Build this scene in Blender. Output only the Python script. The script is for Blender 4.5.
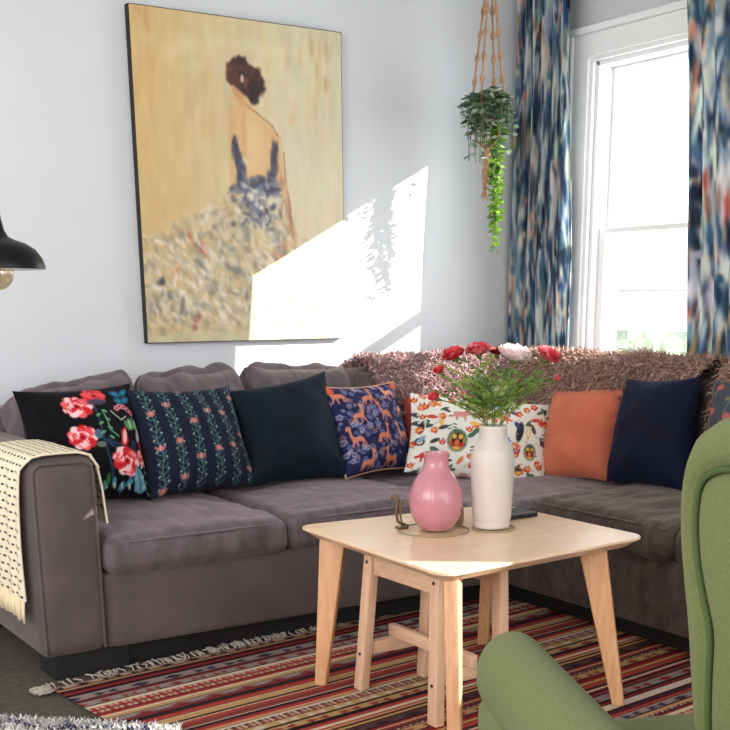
import bpy, bmesh, math, random
import numpy as np
from mathutils import Vector, Matrix, noise
random.seed(7); RNG = np.random.RandomState(5)
for o in list(bpy.data.objects): bpy.data.objects.remove(o)
S = bpy.context.scene; C = S.collection; PI = math.pi
# ------------------------------------------------------------------ camera
H = 1.2; PX, PY = 385.0, 630.0; FPX = None
VA = np.array([2200., 290.]); VB = np.array([-430., 302.]); PP = np.array([PX, PY])
FPX = math.sqrt(-np.dot(VA-PP, VB-PP))
def _ray(v):
    r = np.array([v[0]-PX, -(v[1]-PY), -FPX]); return r/np.linalg.norm(r)
_X = _ray(VA); _Y = _ray(VB); _Z = np.cross(_X, _Y); _Z /= np.linalg.norm(_Z); _Y = np.cross(_Z, _X)
RM = np.array([_X, _Y, _Z])
cd = bpy.data.cameras.new('camera'); cam = bpy.data.objects.new('camera', cd); C.objects.link(cam)
cam.matrix_world = Matrix.Translation((0, 0, H)) @ Matrix(RM.tolist()).to_4x4()
cd.sensor_width = 36; cd.lens = 36*FPX/730; cd.shift_x = (365-PX)/730; cd.shift_y = (PY-365)/730
cd.clip_start = .05; S.camera = cam
# ------------------------------------------------------------------ light
S.view_settings.view_transform = 'Standard'; S.view_settings.look = 'None'; S.view_settings.gamma = 1
S.view_settings.use_curve_mapping = False; S.view_settings.exposure = 0.46
W = bpy.data.worlds.new('sky'); S.world = W; W.use_nodes = True
nt = W.node_tree; bg = nt.nodes['Background']
tc = nt.nodes.new('ShaderNodeTexCoord'); sx = nt.nodes.new('ShaderNodeSeparateXYZ')
mr = nt.nodes.new('ShaderNodeMapRange'); mr.inputs[1].default_value = -.1; mr.inputs[2].default_value = .8
mr.inputs[3].default_value = 1.05; mr.inputs[4].default_value = 6.0
nt.links.new(tc.outputs['Generated'], sx.inputs[0]); nt.links.new(sx.outputs[0], mr.inputs[0])
nt.links.new(mr.outputs[0], bg.inputs[1]); bg.inputs[0].default_value = (.99, .995, 1.0, 1)
sd = bpy.data.lights.new('sun', 'SUN'); sd.energy = 14; sd.angle = .006; sd.color = (1, .95, .86)
sun = bpy.data.objects.new('sun', sd); C.objects.link(sun)
SD = Vector((-1.28, 1, -.667)).normalized()
sun.rotation_euler = SD.to_track_quat('-Z', 'Y').to_euler(); sun.location = (6, 0, 4)
ad = bpy.data.lights.new('fill_light_rear', 'AREA'); ad.shape = 'RECTANGLE'; ad.size = 3.0; ad.size_y = 1.6  # fill lamp added behind the viewer to brighten the sofa fronts
ad.energy = 24; ad.color = (1, .98, .97)
ar = bpy.data.objects.new('fill_light_rear', ad); C.objects.link(ar)
ar.location = (1.2, -1.9, 1.9); ar.rotation_euler = Vector((.15, 1, -.12)).to_track_quat('-Z', 'Y').to_euler()

ad2 = bpy.data.lights.new('fill_light_left', 'AREA'); ad2.shape = 'RECTANGLE'; ad2.size = 2.4; ad2.size_y = 1.5  # second fill lamp, added to lift the dark corner by the window
ad2.energy = 46; ad2.color = (1, .98, .97)
ar2 = bpy.data.objects.new('fill_light_left', ad2); C.objects.link(ar2)
ar2.location = (-1.45, 1.6, 1.75); ar2.rotation_euler = Vector((1, .55, -.05)).to_track_quat('-Z', 'Y').to_euler()

# ------------------------------------------------------------------ helpers
def at(u, v, **k):                                   # a point of a real plane (x=, y= or z=) on the sight line through u, v
    d = RM @ np.array([u-PX, -(v-PY), -FPX]); (a, w), = k.items(); i = 'xyz'.index(a)
    c = np.array([0, 0, H]); return Vector((c + (w-c[i])/d[i]*d).tolist())
def lin(c): 
    c = np.asarray(c, float)/255.; return np.where(c <= .04045, c/12.92, ((c+.055)/1.055)**2.4)
def L4(c): return tuple(lin(c).tolist())+(1,)
def mat(name, col, rough=.6, bump=0, bscale=60, var=0, vscale=6, col2=None, sheen=0, metal=0, map_scale=None, vcol=False, trans=0, detail=4, coat=0, spec=.5):
    m = bpy.data.materials.new(name); m.use_nodes = True; t = m.node_tree; N = t.nodes; b = N['Principled BSDF']
    b.inputs['Roughness'].default_value = rough; b.inputs['Metallic'].default_value = metal
    b.inputs['Sheen Weight'].default_value = sheen; b.inputs['Coat Weight'].default_value = coat
    b.inputs['Specular IOR Level'].default_value = spec
    b.inputs['Base Color'].default_value = L4(col)
    co = N.new('ShaderNodeTexCoord'); mp = N.new('ShaderNodeMapping'); t.links.new(co.outputs['Object'], mp.inputs[0])
    if map_scale: mp.inputs['Scale'].default_value = map_scale
    src = None
    if vcol:
        a = N.new('ShaderNodeAttribute'); a.attribute_name = 'Col'; src = a.outputs['Color']
        t.links.new(src, b.inputs['Base Color'])
    elif var or col2:
        n = N.new('ShaderNodeTexNoise'); n.inputs['Scale'].default_value = vscale; n.inputs['Detail'].default_value = detail
        t.links.new(mp.outputs[0], n.inputs['Vector'])
        r = N.new('ShaderNodeValToRGB'); r.color_ramp.elements[0].position = .33; r.color_ramp.elements[1].position = .67
        r.color_ramp.elements[0].color = L4(col)
        r.color_ramp.elements[1].color = L4(col2 if col2 else tuple(min(255, c*(1+var)) for c in col))
        t.links.new(n.outputs['Fac'], r.inputs[0]); t.links.new(r.outputs[0], b.inputs['Base Color']); src = r.outputs[0]
    if bump:
        n2 = N.new('ShaderNodeTexNoise'); n2.inputs['Scale'].default_value = bscale; n2.inputs['Detail'].default_value = 5
        t.links.new(mp.outputs[0], n2.inputs['Vector'])
        bp = N.new('ShaderNodeBump'); bp.inputs['Strength'].default_value = bump; bp.inputs['Distance'].default_value = .01
        t.links.new(n2.outputs['Fac'], bp.inputs['Height']); t.links.new(bp.outputs[0], b.inputs['Normal'])
    if trans:
        tr = N.new('ShaderNodeBsdfTranslucent'); mx = N.new('ShaderNodeMixShader'); mx.inputs[0].default_value = trans
        if src: t.links.new(src, tr.inputs[0])
        else: tr.inputs[0].default_value = L4(col)
        t.links.new(b.outputs[0], mx.inputs[1]); t.links.new(tr.outputs[0], mx.inputs[2])
        t.links.new(mx.outputs[0], N['Material Output'].inputs[0])
    return m
def glassy(name, col, fac=.1, rough=.02):
    m = bpy.data.materials.new(name); m.use_nodes = True; t = m.node_tree; N = t.nodes
    N.remove(N['Principled BSDF']); a = N.new('ShaderNodeBsdfTransparent'); a.inputs[0].default_value = L4(col)
    g = N.new('ShaderNodeBsdfGlossy'); g.inputs['Roughness'].default_value = rough; mx = N.new('ShaderNodeMixShader'); mx.inputs[0].default_value = fac
    t.links.new(a.outputs[0], mx.inputs[1]); t.links.new(g.outputs[0], mx.inputs[2]); t.links.new(mx.outputs[0], N['Material Output'].inputs[0]); return m
def mesh(name, V, F, m, parent=None, smooth=True, loc=None, cols=None, auto=None):
    V = np.asarray(V, float).reshape(-1, 3)
    l = Vector(loc) if loc is not None else Vector((0, 0, 0))
    base = l if parent is None else (parent.location if parent.get('_w') else Vector((0, 0, 0)))
    if parent is None: V = V - np.array(l)
    elif parent.get('_w'): V = V - np.array(root_loc(parent))
    me = bpy.data.meshes.new(name); me.from_pydata([tuple(v) for v in V.tolist()], [], [tuple(int(i) for i in f) for f in F]); me.update()
    if cols is not None:
        a = me.color_attributes.new('Col', 'FLOAT_COLOR', 'POINT')
        cc = np.ones((len(V), 4)); cc[:, :3] = cols; a.data.foreach_set('color', cc.ravel())
    me.polygons.foreach_set('use_smooth', [smooth]*len(me.polygons))
    me.materials.append(m)
    o = bpy.data.objects.new(name, me); C.objects.link(o)
    if parent is None: o.location = l
    else:
        o.parent = parent
        if parent.get('_w'): o['_w'] = 1
    return o
def root_loc(o):
    v = Vector((0, 0, 0))
    while o: v = v + o.location; o = o.parent
    return v
def tag(o, label, cat, group=None):
    o['label'] = label; o['category'] = cat
    if group: o['group'] = group
    return o
def thing(name, label, cat, loc, group=None, world=True, rz=0):
    o = bpy.data.objects.new(name, None); C.objects.link(o); o.location = loc; o.rotation_euler = (0, 0, rz); o.empty_display_size = .1
    if world: o['_w'] = 1                            # children meshes are given in world coordinates
    return tag(o, label, cat, group)
class B:                                             # collects shapes for ONE mesh
    def __init__(s): s.v = []; s.f = []; s.c = []
    def add(s, V, F, col=None):
        n = len(s.v); s.v += [tuple(v) for v in V]; s.f += [tuple(i+n for i in f) for f in F]
        if col is not None: s.c += [tuple(col)]*len(V)
        return s
    def hexa(s, bot, top, bev=.004, segs=2):         # eight corners, bevelled
        bm = bmesh.new(); vs = [bm.verts.new(p) for p in list(bot)+list(top)]
        for f in ((3, 2, 1, 0), (4, 5, 6, 7), (0, 1, 5, 4), (1, 2, 6, 5), (2, 3, 7, 6), (3, 0, 4, 7)): bm.faces.new([vs[i] for i in f])
        bmesh.ops.recalc_face_normals(bm, faces=bm.faces)
        if bev: bmesh.ops.bevel(bm, geom=list(bm.edges), offset=bev, segments=segs, affect='EDGES', profile=.5)
        bm.verts.ensure_lookup_table(); bm.verts.index_update()
        s.add([tuple(v.co) for v in bm.verts], [[v.index for v in f.verts] for f in bm.faces]); bm.free(); return s
    def box(s, x0, y0, z0, x1, y1, z1, bev=.004, segs=2):
        b = [(x0, y0), (x1, y0), (x1, y1), (x0, y1)]
        return s.hexa([(p[0], p[1], z0) for p in b], [(p[0], p[1], z1) for p in b], bev, segs)
    def bar(s, p, q, w, h, bev=.003, up=(0, 0, 1), w2=None, h2=None):
        p = Vector(p); q = Vector(q); d = (q-p).normalized(); u = Vector(up)
        a = d.cross(u).normalized(); b = a.cross(d)
        w2 = w2 or w; h2 = h2 or h
        def r(c, w, h): return [c-a*w/2-b*h/2, c+a*w/2-b*h/2, c+a*w/2+b*h/2, c-a*w/2+b*h/2]
        return s.hexa(r(p, w, h), r(q, w2, h2), bev)
    def tube(s, pts, rad, n=8, col=None, cap=True):
        pts = [Vector(p) for p in pts]; k = len(pts)
        rads = rad if hasattr(rad, '__len__') else [rad]*k
        V = []; F = []; ref = None
        for i, p in enumerate(pts):
            d = (pts[min(i+1, k-1)]-pts[max(i-1, 0)]).normalized()
            if ref is None: ref = Vector((0, 0, 1)) if abs(d.z) < .9 else Vector((1, 0, 0))
            a = d.cross(ref).normalized(); b = a.cross(d).normalized(); ref = b
            for j in range(n):
                t = 2*PI*j/n; V.append(p+(a*math.cos(t)+b*math.sin(t))*rads[i])
        for i in range(k-1):
            for j in range(n): F.append((i*n+j, i*n+(j+1) % n, (i+1)*n+(j+1) % n, (i+1)*n+j))
        if cap: F.append(tuple(range(n-1, -1, -1))); F.append(tuple((k-1)*n+j for j in range(n)))
        return s.add(V, F, col)
    def lathe(s, prof, c=(0, 0, 0), n=40, ridge=None, col=None):
        V = []; F = []; k = len(prof)
        for i, (r, z) in enumerate(prof):
            for j in range(n):
                t = 2*PI*j/n; rr = r*(1+(ridge(t, z) if ridge else 0)); V.append((c[0]+rr*math.cos(t), c[1]+rr*math.sin(t), c[2]+z))
        for i in range(k-1):
            for j in range(n): F.append((i*n+j, i*n+(j+1) % n, (i+1)*n+(j+1) % n, (i+1)*n+j))
        return s.add(V, F, col)
    def soft(s, c, h, r, puff=(0, 0, 0), n=20, wr=0, seed=0, shape=None, ws=(9, 9, 9)):
        t = [(-1 if x < 0 else 1)*(1-(1-abs(x))**1.7) for x in np.linspace(-1, 1, n+1)]
        idx = {}; V = []; F = []
        def vid(p):
            k = tuple(round(q, 5) for q in p)
            if k not in idx:
                idx[k] = len(V); q = [p[i]*h[i] for i in range(3)]; rr = min(r, *h)*.999
                inn = [max(-(h[i]-rr), min(h[i]-rr, q[i])) for i in range(3)]
                d = Vector([q[i]-inn[i] for i in range(3)])
                if d.length > 1e-9: d = d.normalized()*rr
                P = Vector(inn)+d
                x, y, z = p
                P.x += puff[0]*x*(1-y*y)*(1-z*z); P.y += puff[1]*y*(1-x*x)*(1-z*z); P.z += puff[2]*z*(1-x*x)*(1-y*y)
                if wr:
                    q = Vector(((P.x+seed)*ws[0], P.y*ws[1], P.z*ws[2]))
                    w = (abs(noise.noise(q))*1.6-.4+.5*noise.noise(q*2.3))*wr
                    nn = Vector((x**5, y**5, z**5)); nn = nn.normalized() if nn.length > 1e-6 else nn
                    P += nn*w
                if shape: P = Vector(shape(P, p))
                V.append(P+Vector(c))
            return idx[k]
        for ax in range(3):
            for sg in (-1, 1):
                for i in range(n):
                    for j in range(n):
                        q = []
                        for (a, b_) in ((i, j), (i+1, j), (i+1, j+1), (i, j+1)):
                            p = [0, 0, 0]; p[ax] = sg; p[(ax+1) % 3] = t[a]; p[(ax+2) % 3] = t[b_]; q.append(vid(p))
                        F.append(q if sg > 0 else q[::-1])
        return s.add(V, F)
    def build(s, name, m, parent=None, smooth=True, loc=None):
        return mesh(name, s.v, s.f, m, parent, smooth, loc, cols=np.array(s.c) if s.c and len(s.c) == len(s.v) else None)
def xform(V, M): return [M @ Vector(v) for v in V]

class Ras:                                           # a little procedural painter: colours end up as a mesh colour attribute
    def __init__(s, w, h, col): s.w = w; s.h = h; s.a = np.zeros((h, w, 3)); s.a[:] = col; s.ox = s.oy = 0; s.y, s.x = np.mgrid[0:h, 0:w].astype(float)
    def _bb(s, x0, x1, y0, y1):
        return slice(int(max(0, y0)), int(max(0, min(s.h, y1+1)))), slice(int(max(0, x0)), int(max(0, min(s.w, x1+1))))
    def ell(s, cx, cy, rx, ry, col, ang=0, al=1, soft=.15):
        cx += s.ox; cy += s.oy; R = max(rx, ry)*(1+soft)+1; b = s._bb(cx-R, cx+R, cy-R, cy+R); x = s.x[b]-cx; y = s.y[b]-cy
        if x.size == 0: return
        c, n = math.cos(ang), math.sin(ang); d = np.sqrt(((x*c+y*n)/rx)**2+((-x*n+y*c)/ry)**2)
        k = (np.clip((1+soft-d)/(2*soft), 0, 1)*al)[..., None]; s.a[b] = s.a[b]*(1-k)+np.array(col)*k
    def line(s, pts, w, col, al=1):
        pts = [(a+s.ox, b_+s.oy) for a, b_ in pts]
        for (x0, y0), (x1, y1) in zip(pts[:-1], pts[1:]):
            b = s._bb(min(x0, x1)-w-1, max(x0, x1)+w+1, min(y0, y1)-w-1, max(y0, y1)+w+1); x = s.x[b]; y = s.y[b]
            if x.size == 0: continue
            dx, dy = x1-x0, y1-y0; L = dx*dx+dy*dy+1e-9; t = np.clip(((x-x0)*dx+(y-y0)*dy)/L, 0, 1)
            d = np.hypot(x-x0-t*dx, y-y0-t*dy); k = (np.clip(w/2+.5-d, 0, 1)*al)[..., None]
            s.a[b] = s.a[b]*(1-k)+np.array(col)*k
    def poly(s, pts, col, al=1, soft=1.2):
        p = np.array(pts, float)+(s.ox, s.oy); b = s._bb(p[:, 0].min()-2, p[:, 0].max()+2, p[:, 1].min()-2, p[:, 1].max()+2); x = s.x[b]; y = s.y[b]
        if x.size == 0: return
        ins = np.zeros(x.shape, bool); n = len(p); dm = np.full(x.shape, 1e9)
        for i in range(n):
            x0, y0 = p[i]; x1, y1 = p[(i+1) % n]
            c = ((y0 > y) != (y1 > y)) & (x < (x1-x0)*(y-y0)/((y1-y0) if abs(y1-y0) > 1e-9 else 1e-9)+x0); ins ^= c
            dx, dy = x1-x0, y1-y0; L = dx*dx+dy*dy+1e-9; t = np.clip(((x-x0)*dx+(y-y0)*dy)/L, 0, 1)
            dm = np.minimum(dm, np.hypot(x-x0-t*dx, y-y0-t*dy))
        sg = np.where(ins, dm, -dm); k = (np.clip(sg/soft+.5, 0, 1)*al)[..., None]; s.a[b] = s.a[b]*(1-k)+np.array(col)*k
    def get(s, u, v):                                # v = 0 bottom row
        u = np.clip(np.asarray(u), 0, 1)*(s.w-1); v = (1-np.clip(np.asarray(v), 0, 1))*(s.h-1)
        x0 = np.floor(u).astype(int); y0 = np.floor(v).astype(int); x1 = np.minimum(x0+1, s.w-1); y1 = np.minimum(y0+1, s.h-1)
        fx = (u-x0)[..., None]; fy = (v-y0)[..., None]; A = s.a
        c = (A[y0, x0]*(1-fx)+A[y0, x1]*fx)*(1-fy)+(A[y1, x0]*(1-fx)+A[y1, x1]*fx)*fy
        return lin(np.clip(c, 0, 255))
def grid(nu, nv):
    U, V = np.meshgrid(np.linspace(0, 1, nu), np.linspace(0, 1, nv)); F = []
    for j in range(nv-1):
        for i in range(nu-1): F.append((j*nu+i, j*nu+i+1, (j+1)*nu+i+1, (j+1)*nu+i))
    return U.ravel(), V.ravel(), F

# ------------------------------------------------------------------ materials
M = {}
M['wall'] = mat('painted_plaster', (205, 208, 212), .55, bump=.35, bscale=9, var=.02, vscale=2)
M['white'] = mat('white_gloss_paint', (240, 241, 242), .3)
M['ceil'] = mat('ceiling_paint', (225, 225, 222), .8)
M['floor'] = mat('grey_carpet', (92, 84, 72), .95, bump=.8, bscale=300, col2=(70, 64, 55), vscale=40)
M['velvet'] = mat('mauve_grey_velvet', (82, 71, 73), .7, bump=.6, bscale=7, col2=(104, 92, 96), vscale=5, map_scale=(4.5, 1.3, 2), sheen=.3, spec=.25)  # lighter streaks put the sheen of the velvet into its colour
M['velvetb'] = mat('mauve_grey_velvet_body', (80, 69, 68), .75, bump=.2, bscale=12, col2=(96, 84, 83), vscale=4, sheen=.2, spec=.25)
M['velvet_shaded'] = mat('shaded_velvet', (58, 48, 44), .75, bump=.9, bscale=7, col2=(88, 74, 68), vscale=5, map_scale=(1.3, 4.5, 3), sheen=.2, spec=.25)  # same sofa's velvet, darkened: shade of the right wing put into the colour
M['black'] = mat('black_plinth', (14, 12, 12), .6)
M['wood'] = mat('ash_wood_top', (240, 210, 180), .3, col2=(226, 190, 156), vscale=5, map_scale=(2.2, 16, 10), bump=.03, bscale=20)
M['woodleg'] = mat('ash_wood_leg', (222, 172, 128), .42, col2=(206, 152, 108), vscale=5, map_scale=(16, 16, 1.6))
M['pine'] = mat('pale_pine_upright', (226, 188, 158), .5, col2=(212, 170, 138), vscale=5, map_scale=(18, 18, 1.6))
M['pineh'] = mat('pale_pine_rail', (226, 188, 158), .5, col2=(212, 170, 138), vscale=5, map_scale=(4, 4, 25))
M['screw'] = mat('dark_screw', (60, 48, 42), .4, metal=.6)
M['green'] = mat('green_wool', (112, 118, 74), .9, bump=.35, bscale=420, col2=(101, 107, 65), vscale=220, sheen=.25, spec=.2)
M['greenp'] = mat('green_piping', (78, 90, 54), .9, spec=.2)
M['pink'] = mat('pink_glaze', (188, 124, 134), .22, coat=.3, var=.04, vscale=8)
M['ceramic'] = mat('white_ceramic', (202, 192, 184), .5, var=.03, vscale=10)
M['brass'] = mat('dull_brass', (120, 98, 62), .35, metal=.8)
M['glass'] = glassy('window_glass', (250, 252, 252), .04)
M['cglass'] = glassy('coaster_glass', (252, 253, 250), .06)
M['cedge'] = mat('coaster_edge_green', (150, 142, 104), .25)
M['bulb'] = glassy('bulb_glass', (240, 228, 205), .22)
M['fil'] = mat('amber_filament', (230, 150, 60), .4)
M['lampb'] = mat('matt_black_metal', (5, 5, 7), .4, spec=.25)
M['lampw'] = mat('white_enamel', (225, 225, 228), .4)
M['vc'] = mat('printed_cotton', (255, 255, 255), .85, vcol=True, bump=.15, bscale=350, spec=.2)
M['vcdark'] = mat('printed_velvet', (255, 255, 255), .85, vcol=True, bump=.12, bscale=200, sheen=.03, spec=.1)
M['vcurt'] = mat('printed_curtain', (255, 255, 255), .85, vcol=True, trans=.38, spec=.2)
M['vrug'] = mat('woven_wool', (255, 255, 255), .95, vcol=True, bump=.5, bscale=260, spec=.1)
M['vfur'] = mat('sheepskin_wool', (255, 255, 255), .75, vcol=True, sheen=.3, spec=.3)
M['vleaf'] = mat('leaf', (255, 255, 255), .45, vcol=True, trans=.3)
M['vpetal'] = mat('petal', (255, 255, 255), .55, vcol=True, trans=.2)
M['canvas'] = mat('painted_canvas', (255, 255, 255), .55, vcol=True, bump=.12, bscale=160)
M['teal'] = mat('dark_teal_velvet', (5, 15, 24), .8, bump=.2, bscale=10, col2=(10, 25, 37), vscale=6, sheen=.06, spec=.2)
M['navy'] = mat('navy_velvet', (6, 9, 30), .8, bump=.2, bscale=10, col2=(9, 14, 44), vscale=6, sheen=.06, spec=.2)
M['terra'] = mat('terracotta_velvet', (188, 98, 72), .8, bump=.25, bscale=14, col2=(204, 112, 84), vscale=6, sheen=.3, spec=.2)
M['jute'] = mat('jute_cord', (190, 152, 118), .9, bump=.6, bscale=250, col2=(160, 120, 88), vscale=60)
M['fringe'] = mat('cream_fringe', (226, 206, 172), .95, var=.05)
M['shag'] = mat('white_wool_fringe', (176, 166, 154), .95)
M['pot'] = mat('dark_pot', (52, 46, 42), .7)
M['slate'] = mat('black_slate', (28, 26, 32), .5)
M['cord'] = mat('cord_black', (20, 20, 20), .6)
M['brick'] = mat('glare_faded_render', (246, 245, 242), .9)  # house wall whitened, outdoor glare put into the colour
M['hedge'] = mat('glare_faded_leaf', (196, 205, 188), .9, col2=(180, 192, 170), vscale=8)  # green lightened so the shrub fades, as if in glare

for k in ('velvet', 'velvetb', 'velvet_shaded', 'teal', 'navy', 'terra'): M[k].node_tree.nodes['Principled BSDF'].inputs['Sheen Tint'].default_value = {'velvet': (1, .8, .88, 1), 'velvetb': (1, .84, .86, 1), 'velvet_shaded': (1, .88, .8, 1), 'teal': (.3, .6, .9, 1), 'navy': (.3, .4, 1, 1), 'terra': (1, .6, .45, 1)}[k]
# ------------------------------------------------------------------ room
YW = 4.70; XB = 4.02; ZC = 2.75
def struct(o): o['kind'] = 'structure'; return o
struct(B().box(-1.6, -2.2, -.1, XB+.25, YW+.2, 0, 0).build('floor', M['floor'], smooth=False))
struct(B().box(-1.6, -2.2, ZC, XB+.25, YW+.2, ZC+.1, 0).build('ceiling', M['ceil'], smooth=False))
struct(B().box(-1.6, YW, 0, XB+.25, YW+.2, ZC, 0).build('wall_back', M['wall'], smooth=False))
G0, G1, GZ0, GZ1 = 3.30, 4.215, .86, 2.175           # glass of window 1 (y range, z range)
O0, O1, OZ0, OZ1 = G0-.05, G1+.05, GZ0-.05, GZ1+.05
A0, A1, AZ0, AZ1 = .44, .80, 1.30, 1.82              # unseen window added and sized to let sun onto the table corner
T0, T1, TZ0, TZ1 = 1.22, 1.45, 1.89, 2.09            # unseen window added and sized to let sun onto the flower tops
wb = B()
def wallx(y0, y1, z0, z1): wb.box(XB, y0, z0, XB+.2, y1, z1, 0)
wallx(O1, YW, 0, ZC); wallx(O0, O1, 0, OZ0); wallx(O0, O1, OZ1, ZC); wallx(T1, O0, 0, ZC)
wallx(T0, T1, 0, TZ0); wallx(T0, T1, TZ1, ZC); wallx(A1, T0, 0, ZC); wallx(A0, A1, 0, AZ0); wallx(A0, A1, AZ1, ZC); wallx(-2.2, A0, 0, ZC)
struct(wb.build('wall_right', M['wall'], smooth=False))
struct(B().box(-1.6, YW-.018, 0, XB-.018, YW, .12, .004).build('baseboard_back', M['white'], smooth=False))
struct(B().box(XB-.018, -2.2, 0, XB, YW-.018, .12, .004).build('baseboard_right', M['white'], smooth=False))
# window 1: casing with stepped mouldings, double-hung sashes
w1 = bpy.data.objects.new('window_1', None); C.objects.link(w1); w1.location = (XB, (O0+O1)/2, OZ0); w1['_w'] = 1; w1['kind'] = 'structure'
CW = .145
cs = B()
for (a, b, d) in ((0, CW, .022), (.02, CW-.03, .034), (CW-.03, CW, .05)):
    for (y0, y1) in ((O1+a, O1+b), (O0-b, O0-a)): cs.box(XB-d, y0, OZ0-.1, XB+.001, y1, OZ1+a, .005)
    cs.box(XB-d, O0-b, OZ1+a, XB+.001, O1+b, OZ1+b, .005)
cs.box(XB-.10, O0-CW-.04, OZ0-.04, XB+.19, O1+CW+.04, OZ0, .008)
cs.build('window_casing', M['white'], w1, smooth=False)
fr = B(); d0, d1 = XB+.03, XB+.16
for (y0, y1) in ((O0-.001, O0+.02), (O1-.02, O1+.001)): fr.box(d0-.03, y0, OZ0, d1, y1, OZ1, .003)
fr.box(d0-.03, O0, OZ1-.02, d1, O1, OZ1+.001, .003)
fr.build('window_frame', M['white'], w1, smooth=False)
ZM = 1.50
def sash(nm, x0, x1, z0, z1, rb, rt):
    s = B(); ya, yb = O0+.02, O1-.02
    for (y0, y1) in ((ya, ya+.04), (yb-.04, yb)): s.box(x0, y0, z0, x1, y1, z1, .005)
    s.box(x0+.001, ya, z0, x1-.001, yb, z0+rb, .005); s.box(x0+.001, ya, z1-rt, x1-.001, yb, z1, .005)
    so = s.build(nm, M['white'], w1, smooth=False)
    B().box((x0+x1)/2-.002, ya+.03, z0+rb-.01, (x0+x1)/2+.002, yb-.03, z1-rt+.01, 0).build('pane', M['glass'], so, smooth=False)
sash('upper_sash', XB+.085, XB+.125, ZM-.02, OZ1-.02, .028, .03)
sash('lower_sash', XB+.040, XB+.080, OZ0, ZM+.012, .06, .026)
for k, (a0, a1, z0, z1) in enumerate(((A0, A1, AZ0, AZ1), (T0, T1, TZ0, TZ1))):  # frames and panes of the two unseen windows added for sun streaks
    w = bpy.data.objects.new('window_%d' % (k+2), None); C.objects.link(w); w.location = (XB, (a0+a1)/2, z0); w['_w'] = 1; w['kind'] = 'structure'
    s = B()
    for (y0, y1) in ((a0-.06, a0), (a1, a1+.06)): s.box(XB-.02, y0, z0-.06, XB, y1, z1+.06, .003)
    for (q0, q1) in ((z0-.06, z0), (z1, z1+.06)): s.box(XB-.02, a0, q0, XB, a1, q1, .003)
    s.build('window_frame', M['white'], w, smooth=False)
    B().box(XB+.09, a0, z0, XB+.094, a1, z1, 0).build('pane', M['glass'], w, smooth=False)

# ------------------------------------------------------------------ outside the window
nh = thing('neighbour_house', 'rendered house with a grey roof, colour faded for the glare outside the window', 'house', (15.5, 14, -1.2))
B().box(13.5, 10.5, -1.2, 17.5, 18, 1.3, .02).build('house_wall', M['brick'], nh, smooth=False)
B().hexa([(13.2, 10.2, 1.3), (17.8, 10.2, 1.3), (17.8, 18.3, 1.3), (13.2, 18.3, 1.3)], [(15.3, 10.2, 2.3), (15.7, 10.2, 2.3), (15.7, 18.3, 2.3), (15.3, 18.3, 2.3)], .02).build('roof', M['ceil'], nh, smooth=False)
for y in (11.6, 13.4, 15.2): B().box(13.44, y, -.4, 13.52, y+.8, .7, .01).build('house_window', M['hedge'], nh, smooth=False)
hd = thing('garden_shrub', 'rounded green shrub, colour faded for the glare outside the lower window pane', 'shrub', (10.6, 10.2, -1.2))
hb_ = B(); rg = random.Random(77)
for i in range(1500):
    a, t = rg.random()*2*PI, rg.uniform(-1, 1); q = Vector((math.cos(a)*math.sqrt(1-t*t)*.8, math.sin(a)*math.sqrt(1-t*t)*1.2, t*.95))*rg.uniform(.8, 1.05)+Vector((10.6, 10.2, -.2))
    d1 = Vector((rg.gauss(0, 1), rg.gauss(0, 1), rg.gauss(0, 1))).normalized()*.09; d2 = d1.cross(Vector((rg.gauss(0, 1), rg.gauss(0, 1), 1))).normalized()*.05
    hb_.add([q-d1, q+d2, q+d1, q-d2], [(0, 1, 2, 3)])
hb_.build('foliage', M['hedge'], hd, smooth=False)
B().tube([(10.6, 10.2, -1.2), (10.6, 10.2, -.2)], .06, 8).build('trunk', M['pot'], hd)

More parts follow.
